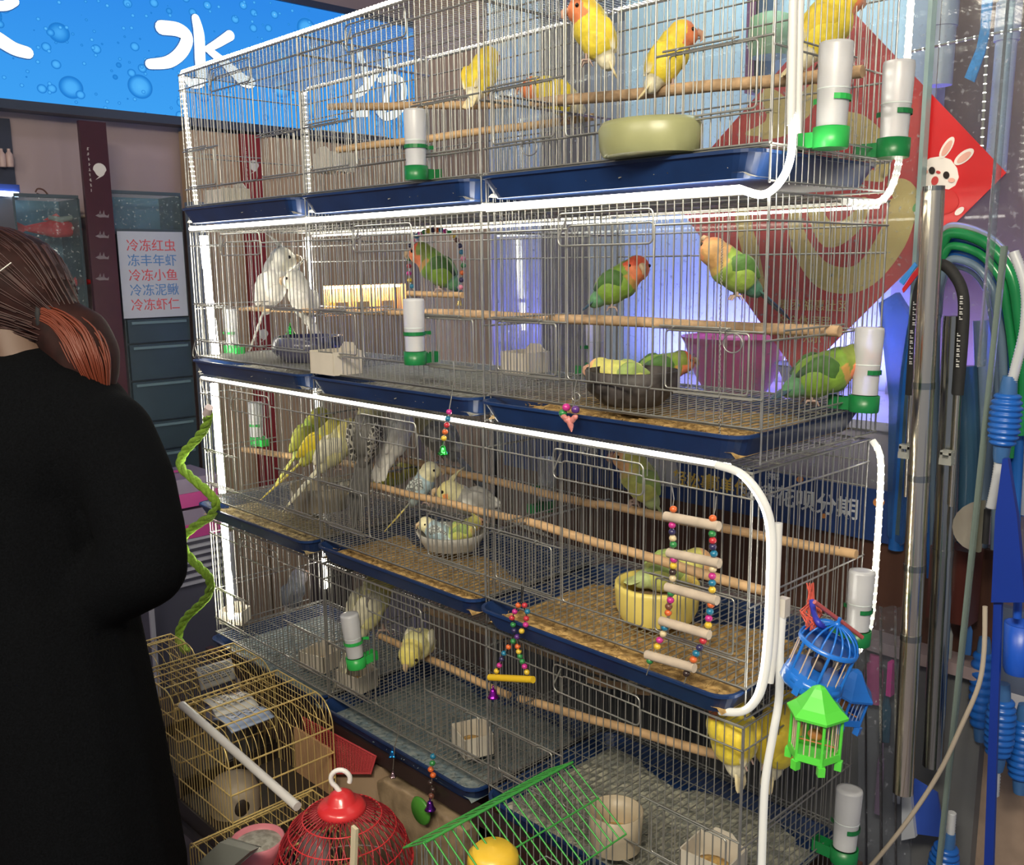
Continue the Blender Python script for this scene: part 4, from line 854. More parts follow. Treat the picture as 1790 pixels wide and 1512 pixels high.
def bird(name, label, cat, pal, p, yaw, th=50, hyaw=0, tl=.05, drop=8, s=1.0, crest=0, slim=1.0, hp=0, group=None, roll=0, spread=0, feet=True, look=0):
    """p: where the feet grip; yaw: heading in degrees; th: body axis elevation; hyaw: head turn; tl: tail length"""
    P = PAL[pal]; th = math.radians(th); a = V((math.cos(th), 0, math.sin(th))); n = V((-math.sin(th), 0, math.cos(th)))
    Bc = V((0, 0, 0)) + a * .030 + n * .030 if th < 1.2 else V((.022, 0, .030))
    R = Matrix((a, (0, 1, 0), n)).transposed()
    b = B()
    b.ball(Bc, (.041, .034 * slim, .033 * slim), 16, 10, R); b.ball(Bc + a * .020 - n * .003, (.032, .034 * slim, .034 * slim), 14, 9, R); b.ball(Bc - a * .032 - n * .001, (.028, .019 * slim, .017 * slim), 12, 8, R)
    hp_ = math.radians(hp); H = Bc + a * (.051 + .004 * (1 - slim) * 5) + V((.006, 0, .004)) + V((math.sin(hp_) * .012, 0, (math.cos(hp_) - 1) * .03))
    b.ball(Bc + a * .038, .029 * (.5 + .5 * slim), 12, 8); b.ball(H, (.0265, .0255, .0262), 14, 9)
    hy = math.radians(hyaw); lk = math.radians(look); f = V((math.cos(hy) * math.cos(lk), math.sin(hy) * math.cos(lk), math.sin(lk))); sd = V((-math.sin(hy), math.cos(hy), 0)); up = f.cross(sd)
    b.ball(H + f * .009 - up * .002, (.021, .0215, .0205), 12, 8)
    me = remesh(b, .0026, 5, plum, 'body'); wk = 1.35 if pal == 'pearl' else 1.0
    def col(c):
        c = V(c); d = c - H; t = (c - Bc).dot(a)
        k = d.dot(f); r = d.length
        if r < .033 and (t > .03):
            if 'cheek' in P and (d - f * .010 + up * .004).dot(f) > -.008 and abs(abs(d.dot(sd)) - .018) < .007 and (d + up * .005).dot(up) ** 2 + (k - .006) ** 2 < .00006: return P['cheek']
            if k > .004 - .010 * max(0, -d.dot(up) / .02):
                if 'fore' in P and d.dot(up) > .006: return P['fore']
                return P['face']
            if pal in ('green', 'pale', 'peach') and d.dot(up) < -.004 and k > -.008: return P['face']
            return P['head']
        if pal in ('green', 'pale', 'peach') and t > .030 and (c - Bc).dot(n) < .004: return tuple(.5 * x + .5 * y for x, y in zip(P['face'], P['body']))
        if t < -.030: return P['rump']
        return P['body']
    paint(me, col)
    root = thing(name, label, cat, p, math.radians(yaw), group)
    root.scale = (s, s, s); root.rotation_euler = (math.radians(roll), 0, math.radians(yaw))
    obj('body', me, None, root)
    # tail
    td = math.radians(drop); t2 = (-a * math.cos(td) - n * math.sin(td)).normalized(); n2 = V((0, 1, 0)).cross(t2) * -1
    T0 = Bc - a * .039 + n * .003; tb = B()
    for k in range(-2, 3):
        q = T0 + V((0, k * .0045, -abs(k) * .0008)); d2 = (t2 + V((0, k * (.05 + spread), 0))).normalized(); L = (tl if tl > .075 else tl * .5) * (1 - abs(k) * (.12 if tl < .08 else .2)) + .014
        pts = [q, q + d2 * L * .5, q + d2 * L * .85, q + d2 * L]
        tb.tube(pts, [.0058, .0068, .0060, .0022], 6, sx=1.0, up=tuple(n2))
    tm = mesh('tail', tb, plum)
    # flatten tail along n2
    for v in tm.vertices:
        w = v.co - T0; h = w.dot(n2); v.co = v.co - n2 * h * .6
    paint(tm, lambda c: P['tail'] if (V(c) - T0).dot(t2) > .012 else P['rump']); obj('tail', tm, None, root)
    # wings
    for sgn in (1, -1):
        wb = B(); ax = (a - n * .10).normalized(); wl = .043 + (.012 if tl > .08 else 0); c0 = Bc + a * .020 + n * .008 + V((0, sgn * .0265 * slim, 0)); rings = []
        for sx_, h, th_ in ((-.25, .006, .003), (-.12, .016, .007), (.1, .023, .009), (.45, .022, .008), (.8, .014, .006), (1.05, .008, .004), (1.22, .002, .0015)):
            cc = c0 - ax * (wl * sx_) + V((0, -sgn * .012 * max(0, sx_ - .3), 0)) + n * (.004 * sx_); ring = []
            for i in range(10):
                an = 2 * PI * i / 10; ring.append(cc + n * (h * wk * math.cos(an)) + V((0, sgn * th_ * math.sin(an), 0)))
            rings.append(ring)
        loft(wb, rings); wm = mesh('wing', wb, scal_w.get(pal, plum))
        if pal not in scal_w:
            tipc = {'lutino': (.88, .80, .55), 'green': (.03, .07, .04), 'grey': (.70, .69, .64)}.get(pal, P['wing'])
            paint(wm, lambda c: tipc if (c0 - V(c)).dot(ax) > wl * .85 or (pal == 'grey' and (V(c) - c0).dot(n) < -.004) else P['wing'])
        obj('wing', wm, None, root)
    bk = H + f * .027
    o = obj('beak', B().tube([bk + up * .005, bk + f * .008 + up * .002, bk + f * .011 - up * .005, bk + f * .007 - up * .012], [.0068, .0062, .0042, .001], 8), P['beak'], root)
    for sgn in (1, -1): obj('eye', B().ball(H + f * .0145 + sd * sgn * .0205 + up * .005, .0036, 8, 6), eye_m, root)
    if feet:
        for sgn in (1, -1):
            fb = B(); q = V((.004, sgn * .011, 0)); fb.tube([q + V((0, 0, .014)), q + V((0, 0, .003))], .0025, 6)
            for dx, dy in ((.010, .004), (.011, -.002), (-.010, .003)): fb.tube([q + V((0, 0, .003)), q + V((dx * .6, dy, .003)), q + V((dx, dy, -.005))], [.0022, .002, .0012], 5)
            obj('foot', fb, foot_m, root)
    if crest:
        cb = B(); c0 = H + up * .018 + f * .004
        for k in range(4): cb.tube([c0 - f * .002 * k, c0 + up * (.014 + .004 * k) - f * (.006 + .005 * k), c0 + up * (.022 + .005 * k) - f * (.018 + .006 * k)], [.003, .0022, .0006], 5)
        cm_ = mesh('crest', cb, plum); paint(cm_, lambda c: P['head']); obj('crest', cm_, None, root)
    return root
# headings: image right = 46 deg, image left = 226, towards camera = -44, away = 136
BRD = [
 # top row, lutino lovebirds
 ('lovebird', 'plump yellow bird seen from behind on the top row left-hand perch', 'lutino', at(845, 183, Y=.20), 95, 62, 20, .045, -6, 1.0, {}),
 ('lovebird', 'yellow bird hunched low beside the crossing perch ends in the top row', 'lutino', at(990, 214, Y=.28), 215, 30, 10, .05, 40, 1.0, dict(hp=40)),
 ('lovebird', 'yellow bird with red face clinging high on the top row front wires', 'lutino', at(1030, 118, Y=.05), 215, 66, 20, .045, 0, .98, dict(look=-15)),
 ('lovebird', 'yellow bird with orange-red face looking right on the top row perch', 'lutino', at(1170, 160, Y=.20), 46, 60, 5, .05, -8, 1.0, {}),
 ('lovebird', 'pale yellow bird perched above the two bottles at the top right end', 'lutino', at(1438, 122, Y=.22), 50, 56, 25, .05, -10, 1.15, {}),
 # second row
 ('cockatiel', 'tall white crested bird at the far left of the second row', 'white', at(458, 532, Y=.24), 60, 72, 0, .10, -4, 1.5, dict(crest=1, slim=.9)),
 ('cockatiel', 'shorter white crested bird right of the tall white one in the second row', 'white', at(545, 556, Y=.26), 200, 72, 20, .08, -6, 1.2, dict(crest=1, slim=.9)),
 ('lovebird', 'green bird with peach face sitting inside the beaded ring swing', 'green', at(772, 513, Y=.24), 220, 44, -10, .045, 12, 1.08, {}),
 ('lovebird', 'green bird with orange-red face turned to us on the second row perch', 'green', at(1066, 546, Y=.20), 40, 38, -70, .045, 4, 1.0, {}),
 ('lovebird', 'green bird with peach head hanging sideways on a chain', 'peach', at(1290, 528, Y=.08), 226, 42, -60, .076, 0, .90, dict(look=40)),
 ('lovebird', 'dark green bird with reddish face feeding on the second row floor', 'green', at(1410, 710, Y=.22), 46, 26, 0, .05, 6, 1.1, dict(hp=25, look=-20)),
 ('lovebird', 'peach-faced bird sitting in the coconut shell bowl facing us', 'pale', at(1122, 700, Y=.17), 226, 12, -40, .04, 0, 1.0, dict(feet=False)),
 ('lovebird', 'dark-winged bird mostly hidden behind another in the coconut bowl', 'green', at(1128, 684, Y=.235), 60, 12, 0, .03, 0, .95, dict(feet=False)),
 # third row
 ('budgerigar', 'green budgie at the left of the third row perch, tail pointing down left', 'budgie_green', at(545, 800, Y=.26), 60, 58, 0, .10, -4, 1.25, dict(slim=.88)),
 ('budgerigar', 'yellow-winged budgie leaning in front of the green one in the third row', 'budgie_yellow', at(556, 818, Y=.16), 50, 46, 20, .13, -4, 1.2, dict(slim=.85)),
 ('budgerigar', 'cream budgie with yellow head right of the yellow-winged one', 'cream', at(588, 826, Y=.12), 62, 52, 10, .12, -4, 1.2, dict(slim=.9)),
 ('cockatiel', 'grey scalloped crested bird hanging on the third row front wires', 'pearl', at(634, 806, Y=.06), 120, 70, 30, .12, -6, 1.3, dict(crest=1, slim=.9)),
 ('cockatiel', 'white round bird with back turned on the third row perch', 'white', at(695, 806, Y=.20), 100, 66, 0, .06, -2, 1.5, dict(slim=1.0)),
 ('cockatiel', 'grey bird with white wing patch, tail trailing right, on the third row perch', 'grey', at(770, 808, Y=.32), 215, 48, -50, .14, 2, 1.25, dict(crest=1, slim=.9)),
 ('budgerigar', 'pale blue budgie with yellow tail on the third row low perch', 'blue', at(742, 884, Y=.22), 40, 62, 0, .11, -14, .92, dict(slim=.88)),
 ('budgerigar', 'budgie showing only a yellow tail beside the low perch in the third row', 'budgie_yellow', at(672, 862, Y=.30), 60, 20, 0, .08, 0, 1.0, dict(slim=.85)),
 ('cockatiel', 'grey crested bird with orange cheek stretched low beside the dish', 'grey', at(846, 918, Y=.26), 222, 24, 0, .13, 2, 1.15, dict(crest=1, slim=.85)),
 ('budgerigar', 'scalloped pale budgie sitting at the left in the shallow grey dish', 'blue', at(776, 958, Y=.15), 200, 24, 60, .02, 0, .72, dict(feet=False)),
 ('cockatiel', 'scruffy orange-faced bird at the right in the shallow grey dish', 'pale', at(797, 956, Y=.17), 60, 26, 30, .02, 0, .72, dict(feet=False, crest=1)),
 ('lovebird', 'pale green bird with peach face alone on the third row right perch', 'pale', at(1112, 886, Y=.30), 222, 62, -15, .045, -4, 1.1, {}),
 ('lovebird', 'green bird resting inside the yellow bowl', 'pale', at(1140, 1044, Y=.18), 50, 14, 0, .04, 0, 1.15, dict(feet=False)),
 # bottom row
 ('canary', 'long cream bird stretching upright behind the feeding bottle, bottom row', 'cream', at(662, 1106, Y=.16), 70, 66, 0, .10, -2, 1.6, dict(slim=.78)),
 ('canary', 'fluffy pale yellow bird bowing its head on the bottom row perch', 'cream', at(742, 1150, Y=.14), -60, 18, 0, .03, 0, 1.1, dict(hp=70, look=-40)),
 ('finch', 'small slate grey bird clinging at the back left of the bottom row', 'slate', at(520, 1066, Y=.34), 100, 66, 0, .06, 0, 1.15, dict(slim=.9)),
 ('lovebird', 'yellow bird pressed against the front corner wires of the bottom row', 'lutino', at(1306, 1340, Y=.055), 190, 80, 0, .055, 2, 1.18, {}),
 ('lovebird', 'second yellow bird of the corner pair, behind the white LED sleeve', 'lutino', at(1332, 1342, Y=.12), 60, 80, 0, .055, 2, 1.18, {}),
 ('lovebird', 'bird hidden by the third row tray, only its pale orange tail showing', 'lutino', at(1143, 1183, Y=.30), 60, 62, 0, .07, 0, 1.1, {}),
]
for nm, lb, pal, p, yaw, th, hy, tl, dr, s, kw in BRD:
    bird(nm, lb, 'bird', pal, p + V((0, 0, .0075)), yaw, th, hy, tl, dr, s, **kw)
# ================================================================== PERCHES
def perch(label, a, b_, ya, r=.0092, yb=None, m=None):
    p, q = at(*a, Y=ya), at(*b_, Y=ya if yb is None else yb); t = thing('perch', label, 'perch', p)
    pts = [p.lerp(q, k / 8) + V((0, 0, .0012 * math.sin(k * 1.7))) for k in range(9)]
    obj('dowel', rel(t, B().tube(pts, [r * .9] + [r] * 7 + [r * .92], 12)), m or wood_m, t)
    return t
bark = mat('bark_dowel', (.50, .33, .19), .75, var=.35, vscale=45, bump=.6, bscale=90)
perch('wooden perch in the middle top cage, left end free, carrying a yellow bird', (575, 187), (893, 182), .20)
perch('rising wooden perch crossing the middle top cage under the hunched yellow bird', (590, 262), (1038, 205), .06, .0085, .34)
perch('rough wooden perch across the right top cage under two yellow birds', (928, 181), (1508, 126), .20, .0105, None, bark)
perch('long rough wooden perch across the second row under the green birds', (745, 546), (1468, 580), .20, .0102, None, bark)
perch('thin wooden perch under the white crested birds in the second row', (420, 540), (735, 548), .23, .007)
perch('wooden perch in the third row left cage under the budgies', (424, 786), (700, 822), .26, .0095, .27)
perch('back wooden perch of the third row from the white bird to the middle', (690, 800), (1045, 884), .30, .0095)
perch('back wooden perch of the third row right cage under the pale green bird', (1045, 880), (1497, 970), .30, .0092)
perch('low front wooden perch across the third row middle cage', (640, 846), (903, 908), .12, .0085)
perch('low front wooden perch across the third row right cage above the yellow bowl', (905, 907), (1336, 1034), .12, .0092)
perch('front wooden perch of the bottom row middle cage under the pale yellow bird', (665, 1112), (890, 1216), .14, .0088)
perch('front wooden perch of the bottom row right cage', (908, 1221), (1285, 1328), .14, .0092)
perch('back wooden perch high in the bottom row middle cage', (742, 1066), (1052, 1176), .34, .0095)
perch('back wooden perch of the bottom row right cage behind the tray', (1028, 1188), (1135, 1210), .30, .009)
# ================================================================== FEEDING BOTTLES
cl2 = mat('green_plastic_lit', (.03, .42, .08), .35)  # lit copy of the green plastic, light put into the colour
bm = {}
bm['bottle'] = mesh('bottle', B().lathe([(.0195, .028), (.0205, .06), (.0215, .085), (.0225, .130), (.0215, .1345), (.014, .1355), (.004, .134), (.0, .134)], 24), bottle_m)
bm['water'] = mesh('water_line', B().lathe([(.0212, .0745), (.0218, .0755), (.0213, .0765)], 24), mat('level_line', (.60, .66, .66), .4))
def fbase(m, nm):
    b = B().lathe([(.0225, 0), (.0235, .003), (.0238, .027), (.0218, .027), (.0212, .006)], 24)
    b.bb((-.013, .018, .002), (.013, .055, .004)); b.bb((-.013, .018, .004), (-.0112, .055, .022)); b.bb((.0112, .018, .004), (.013, .055, .022)); b.bb((-.013, .0535, .002), (.013, .055, .024))
    return mesh(nm, b, m)
def fclip(m):
    pts = [(.0232 * math.sin(a), -.0232 * math.cos(a), .064) for a in [math.radians(d) for d in range(-60, 181, 20)]] + [(.006, .032, .064), (.014, .036, .064)]
    b = B(); 
    for p, q in zip(pts[:-1], pts[1:]):
        p = V(p); q = V(q); b.add([p - V((0, 0, .0036)), q - V((0, 0, .0036)), q + V((0, 0, .0036)), p + V((0, 0, .0036))], [(0, 1, 2, 3)])
        s = V((p.x, p.y, 0)).normalized() * .0015; b.add([p - V((0, 0, .0036)) - s, q - V((0, 0, .0036)) - s, q + V((0, 0, .0036)) - s, p + V((0, 0, .0036)) - s], [(3, 2, 1, 0)])
    return mesh('clip', b, m)
for k, m in (('d', green_m), ('l', cl2)): bm['base' + k] = fbase(m, 'base'); bm['clip' + k] = fclip(m)
def feeder(label, p, rz, k='d', tilt=(0, 0), s=1.0):
    t = thing('feeding_bottle', label, 'feeding bottle', p, math.radians(rz), 'green-based feeding bottles'); t.rotation_euler = (math.radians(tilt[0]), math.radians(tilt[1]), math.radians(rz)); t.scale = (s, s, s)
    bo = obj('bottle', bm['bottle'], None, t); obj('water_line', bm['water'], None, bo); obj('base', bm['base' + k], None, t); obj('clip', bm['clip' + k], None, t); return t
feeder('white feeding bottle on the front of the top row, middle cage', at(728, 315, Y=-.034), 0)
feeder('big feeding bottle with green base coloured as lit, near the top right corner sleeve', at(1451, 260, X=1.884), 90, 'l', (0, 2), 1.12)
feeder('feeding bottle at the far top right corner beside the poster', at(1560, 276, X=1.884), 90, 'd', (0, 2), 1.12)
feeder('feeding bottle on the front of the second row, middle cage', at(726, 637, Y=-.034), 0)
feeder('feeding bottle on the left end of the second row behind the LED strip', at(406, 619, X=-.027), -90, 'l')
feeder('feeding bottle at the back of the second row above the coconut bowl', at(1040, 654, Y=.410), 180)
feeder('feeding bottle on the right end of the second row beside the feeding green bird', at(1509, 720, X=1.884), 90, 'd', (0, 3), 1.05)
feeder('feeding bottle on the left end of the third row', at(450, 778, X=-.027), -90, 'l')
feeder('feeding bottle at the back of the third row, left of the pale green bird', at(955, 892, Y=.410), 180)
feeder('feeding bottle on the right end of the third row above the toy cages', at(1497, 1126, X=1.884), 90, 'd', (0, 3), 1.0)
feeder('feeding bottle tilted on the front of the bottom row', at(624, 1166, Y=-.034), 0, 'l', (4, -4))
feeder('feeding bottle on the right end of the bottom row near the picture bottom', at(1474, 1506, X=1.890), 90, 'd', (0, 4), 1.05)
# ================================================================== FEED BOXES
fb_m = mat('feed_box_white', (.74, .68, .58), .45, trans=.1, var=.08)
def fbox():
    w, d, h, t = .048, .038, .052, .003; b = B()
    b.bb((-w, -d, 0), (w, d, t)); b.bb((-w, -d, t), (-w + t, d, h)); b.bb((w - t, -d, t), (w, d, h)); b.bb((-w, -d, t), (w, -d + t, h * .95))
    P = [(-w, 0), (w, 0), (w, h), (w * .7, h * 1.03), (w * .35, h * 1.32), (-w * .35, h * 1.32), (-w * .7, h * 1.03), (-w, h)]
    b.prism(P, (0, d - t, 0), EX, EZ, -t); return mesh('shell', b, fb_m)
fbm = fbox(); fgm = mesh('grain', B().lathe([(.036, .0), (.034, .016), (.02, .021), (0, .022)], 14, (0, 0, .003), sy=.85), litter_mat('grain_mix', (.62, .40, .14), (.38, .22, .07)))
def feedbox(label, p, rz, s=1.0):
    t = thing('feed_box', label, 'feed box', p, math.radians(rz), 'white feed boxes'); t.scale = (s, s, s); obj('shell', fbm, None, t); g_ = obj('grain', fgm, None, t); g_['kind'] = 'stuff'; return t
FL = [H1 + .0016 + k * PITCH for k in range(4)]
feedbox('white feed box hung high at the back of the top row, middle cage', at(585, 302, Y=.32), 180)
feedbox('white feed box on the floor of the top row left cage', V((at(398, 354, Y=.16).x, .16, FL[3])), 0, 1.15)
feedbox('white feed box on the second row floor right of the dark round bowl', at(588, 652, Z=FL[2]), 0, 1.05)
feedbox('white feed box on the second row floor left of the coconut bowl', at(918, 650, Z=FL[2]), 0, .95)
feedbox('white feed box against the glaring strip at the left end of the bottom row', at(411, 1086, Z=FL[0] + .012), 35, .8)
feedbox('white feed box on the bottom row floor left of the tilted bottle', at(561, 1164, Z=FL[0]), 15, .92)
feedbox('white feed box below the tilted feeding bottle, bottom row', at(624, 1200, Z=FL[0]), 10, .92)
feedbox('white feed box with grain in the middle of the bottom row', at(826, 1308, Z=FL[0]), -20, .92)
feedbox('white feed box cut by the picture bottom in the bottom row right cage', at(1246, 1528, Z=FL[0]), 5, 1.0)
# ================================================================== BOWLS
def bowl(name, label, cat, p, prof, m, n=32, fill=None, fm=None, sx=1, sy=1):
    t = thing(name, label, cat, p); obj('shell', B().lathe(prof, n, sx=sx, sy=sy), m, t)
    if fill: o = obj('filling', B().lathe([(fill[0], fill[1]), (fill[0] * .6, fill[1] + .006), (0, fill[1] + .007)], n, sx=sx, sy=sy), fm, t); o['kind'] = 'stuff'
    return t
def prof(rt, rb, h, t=.006, bulge=0): return [(rb, 0), (rb + (rt - rb) * .5 + bulge, h * .45), (rt, h), (rt - t, h + .001), (rb + (rt - rb) * .5 + bulge - t, h * .45), (rb - t, t)]
nest = litter_mat('nest_fibre', (.30, .20, .11), (.14, .09, .05))
bowl('plastic_tub', 'wide pale green-yellow plastic tub on the top row right cage floor', 'tub', at(1135, 272, Z=FL[3]), [(.080, 0), (.086, .012), (.088, .042), (.081, .052), (.070, .050), (.076, .038), (.074, .01)], mat('tub_pale', (.40, .41, .20), .35, trans=.25, var=.1), sx=1.0, sy=.8)
coc = mat('coconut_shell', (.014, .011, .010), .55, col2=(.07, .06, .058), vscale=26, bump=.8, bscale=40)
bowl('coconut_bowl', 'dark coconut shell bowl with two birds in the second row right cage', 'bowl', at(1104, 706, Z=FL[2]), prof(.085, .052, .062, .006, .014), coc, fill=(.07, .03), fm=nest)
bowl('glazed_bowl', 'dark blue round bowl with pale rim in the second row left cage', 'bowl', at(541, 630, Z=FL[2]), prof(.092, .07, .066, .012, .018), mat('glazed_navy', (.02, .022, .07), .2, col2=(.10, .10, .16), vscale=14), fill=(.075, .045), fm=nest)
bowl('round_pot', 'taupe oval pot on the third row left cage floor below the budgies', 'pot', at(562, 886, Z=FL[1]), prof(.088, .076, .066, .006), mat('taupe_plastic', (.30, .26, .20), .45), fill=(.075, .02), fm=nest)
bowl('shallow_dish', 'shallow grey dish holding two birds in the third row middle cage', 'dish', at(790, 954, Z=FL[1]), prof(.086, .066, .038, .005), mat('dish_grey', (.42, .40, .36), .4), fill=(.06, .02), fm=nest)
bowl('yellow_bowl', 'bright yellow bowl with a resting green bird in the third row right cage', 'bowl', at(1148, 1076, Z=FL[1]), [(.070, 0), (.079, .02), (.082, .058), (.081, .068), (.074, .069), (.074, .05), (.068, .012)], mat('bowl_yellow', (.84, .68, .18), .3, var=.06), fill=(.072, .03), fm=nest)
bowl('beige_cup', 'tall beige cup with grain on the bottom row right cage floor', 'cup', at(1076, 1478, Z=FL[0]), prof(.052, .047, .075, .003), mat('cup_beige', (.55, .46, .33), .4, trans=.15), fill=(.046, .02), fm=mat('grain_mix'))
t = thing('brown_carton', 'small orange-brown carton behind the round pot, left background', 'box', at(556, 884, Y=.50)); obj('carton', B().bb((-.05, 0, 0), (.05, .06, .085)), mat('carton_orange', (.50, .24, .10), .6), t)
obj('pedestal', B().bb((-.06, -.01, FZ - t.location.z), (.06, .09, 0)), mat('dark_pedestal', (.05, .04, .045), .5), t)
# ================================================================== TOYS
BC = {'m': (.52, .03, .24), 'n': (.03, .025, .09), 'c': (.62, .50, .30), 'g': (.03, .22, .06), 'y': (.68, .46, .04), 'k': (.035, .02, .018), 'b': (.015, .17, .30), 'o': (.65, .13, .03), 'r': (.50, .03, .045), 'p': (.70, .22, .32), 'w': (.16, .06, .04), 'v': (.10, .03, .20)}
bead_cache = {}
def bead(par, c, k, r=.0062):
    if (k, r) not in bead_cache: bead_cache[(k, r)] = mesh('bead', B().ball((0, 0, 0), (r, r, r * .92), 12, 8), mat('bead_' + k, BC[k], .3, coat=.3, var=.1, vscale=200))
    o = obj('bead', bead_cache[(k, r)], None, par); o.location = V(c) - par.location; return o
def cord(par, pts, r=.0012, m=None, nm='wire'): return obj(nm, rel(par, B().tube(pts, r, 6)), m or wire_m, par)
def bellshape(par, c, r, h, m, lobes=0):
    b = B(); pf = [(.0005, h), (r * .3, h * .97), (r * .5, h * .8), (r * .62, h * .4), (r * .8, h * .12), (r, 0), (r * .9, 0)]
    b.lathe(pf, 16); 
    if lobes:
        b.v = [(x * (1 + .25 * math.cos(lobes * math.atan2(y, x)) * (1 - z / h)), y * (1 + .25 * math.cos(lobes * math.atan2(y, x)) * (1 - z / h)), z) for x, y, z in b.v]
    b.ball((0, 0, -.002), r * .25, 8, 6); b.tube([(0, 0, h), (r * .2, 0, h + r * .3), (0, 0, h + r * .6), (-r * .2, 0, h + r * .3), (0, 0, h)], r * .08, 5)
    o = obj('bell', b, m, par); o.location = V(c) - par.location; return o
met = lambda nm, c: mat('bell_' + nm, c, .22, .9)
# ring swing
Y = .24; t = thing('ring_swing', 'round beaded swing with wooden bar in the second row middle cage', 'bird toy', at(760, 405, Y=Y))
arc = bez(pr_at([(724, 508), (716, 490), (715, 465), (716, 440), (722, 420), (738, 407), (760, 402), (782, 405), (797, 417), (806, 437), (810, 460), (807, 485), (804, 508)], Y), 6)
cord(t, arc, .0013); L = 0; seq = 'bymrgynpbmgynobmgywnbpgonp'; i = 0
for p_, q_ in zip(arc[:-1], arc[1:]):
    L += (q_ - p_).length
    if L > .0128: bead(t, q_, seq[i % len(seq)], .0068); i += 1; L = 0
cord(t, [at(760, 402, Y=Y), V((at(760, 402, Y=Y).x, Y, 2 * PITCH + CH))], .001)
obj('bar', rel(t, B().cyl(at(713, 513, Y=Y), at(809, 516, Y=Y), .0072, 12)), wood_m, t); bellshape(t, at(803, 534, Y=Y), .008, .012, met('brass', (.7, .5, .15)))
# bead hangers
def hanger(label, wire, beads, Y, r=.0062, name='bead_hanger'):
    t = thing(name, label, 'bird toy', at(*wire[0], Y=Y)); cord(t, pr_at(wire, Y), .0011)
    for (u, v), k in beads: bead(t, at(u, v, Y=Y), k, r)
    return t
t = hanger('string of five beads ending in a green star bell on the front of the rack', [(792, 632), (795, 655), (788, 700), (780, 745), (775, 780)], [((785, 720), 'm'), ((783, 732), 'b'), ((781, 743), 'r'), ((778, 755), 'o'), ((776, 766), 'y')], -.045)
bellshape(t, at(775, 794, Y=-.045), .012, .018, met('green', (.03, .42, .06)), 5)
t = hanger('cluster of pink and dark beads with shell tassel hanging at the second row tray', [(1008, 664), (1004, 685), (1006, 700), (1000, 715)], [((990, 712), 'm'), ((1006, 716), 'v'), ((984, 722), 'g')], -.06, .0075)
b = B()
for du, dv in ((-8, 8), (-2, 12), (6, 10), (10, 4), (-12, 2)): b.ball(at(996 + du * .8, 728 + dv * .6, Y=-.06 + .002 * du / 8), (.0055, .0045, .0085), 8, 6, Matrix.Rotation(du * .1, 3, 'Y'))
b.tube(pr_at([(995, 735), (998, 745), (999, 755)], -.06), [.006, .005, .001], 8); obj('shell_tassel', rel(t, b), mat('coral_shell', (.62, .22, .20), .4, var=.3, vscale=90), t)
ring = lambda u, v, rad, Y: [at(u + rad * math.cos(a), v + rad * math.sin(a), Y=Y) for a in [2 * PI * i / 18 for i in range(18)]]
obj('ring', rel(t, B().tube(ring(1007, 694, 7, -.058), .0011, 6, closed=True)), wire_m, t)
# ladder
t = thing('bead_ladder', 'bird ladder of five pale wooden rungs and colourful beads hanging at the right', 'bird toy', at(1210, 855, Y=-.045)); Y = -.045
for (a, c) in (((1163, 902), (1257, 920)), ((1168, 966), (1258, 985)), ((1165, 1026), (1254, 1050)), ((1155, 1085), (1240, 1110)), ((1130, 1144), (1214, 1168))):
    obj('rung', rel(t, B().cyl(at(*a, Y=Y), at(*c, Y=Y), .0078, 14)), mat('rung_wood', (.52, .43, .34), .7, var=.15, vscale=40), t)
for P in ([(1175, 852), (1178, 872), (1176, 885), (1177, 905), (1177, 960), (1178, 1020), (1170, 1080), (1140, 1150), (1130, 1180)], [(1252, 868), (1250, 890), (1246, 905), (1246, 960), (1246, 1030), (1238, 1100), (1205, 1165), (1196, 1195)]): cord(t, pr_at(P, Y), .001)
lad = [(1177, 890, 'o'), (1246, 906, 'o'), (1175, 918, 'm'), (1175, 930, 'n'), (1176, 941, 'c'), (1177, 952, 'g'), (1178, 978, 'm'), (1177, 989, 'y'), (1176, 1000, 'k'), (1176, 1011, 'c'),
       (1173, 1037, 'g'), (1172, 1049, 'm'), (1169, 1060, 'w'), (1168, 1071, 'o'), (1162, 1097, 'b'), (1159, 1108, 'c'), (1153, 1119, 'm'), (1149, 1130, 'y'), (1136, 1155, 'g'),
       (1245, 933, 'g'), (1246, 945, 'r'), (1246, 956, 'n'), (1248, 968, 'b'), (1246, 995, 'c'), (1245, 1007, 'm'), (1245, 1019, 'b'), (1245, 1031, 'y'), (1243, 1057, 'o'), (1241, 1069, 'b'), (1239, 1081, 'm'), (1238, 1093, 'y'),
       (1229, 1120, 'r'), (1223, 1132, 'n'), (1217, 1142, 'b'), (1212, 1153, 'o'), (1200, 1177, 'k')]
for u, v, k in lad: bead(t, at(u, v, Y=Y), k, .0062)
# triangle swing
Y = -.05; t = thing('bead_swing', 'small triangular bead swing with yellow bar and purple bell', 'bird toy', at(911, 1030, Y=Y))
for P in ([(912, 1024), (911, 1050), (897, 1075), (900, 1105), (885, 1140), (866, 1180)], [(915, 1026), (912, 1050), (921, 1078), (905, 1118), (912, 1150), (923, 1180)]): cord(t, pr_at(P, Y), .0011, blk)
for u, v, k in [(906, 1058, 'o'), (917, 1058, 'r'), (900, 1069, 'm'), (922, 1069, 'b'), (895, 1080, 'r'), (920, 1081, 'r'), (897, 1092, 'g'), (919, 1092, 'm'), (899, 1102, 'n'), (912, 1103, 'y'), (904, 1113, 'v'), (897, 1121, 'g'), (905, 1130, 'o'), (889, 1131, 'o'), (907, 1139, 'y'), (881, 1142, 'b'),
                (909, 1147, 'g'), (877, 1152, 'n'), (913, 1156, 'g'), (873, 1163, 'm'), (917, 1165, 'm'), (868, 1173, 'y'), (921, 1175, 'y')]: bead(t, at(u, v, Y=Y), k, .0058)
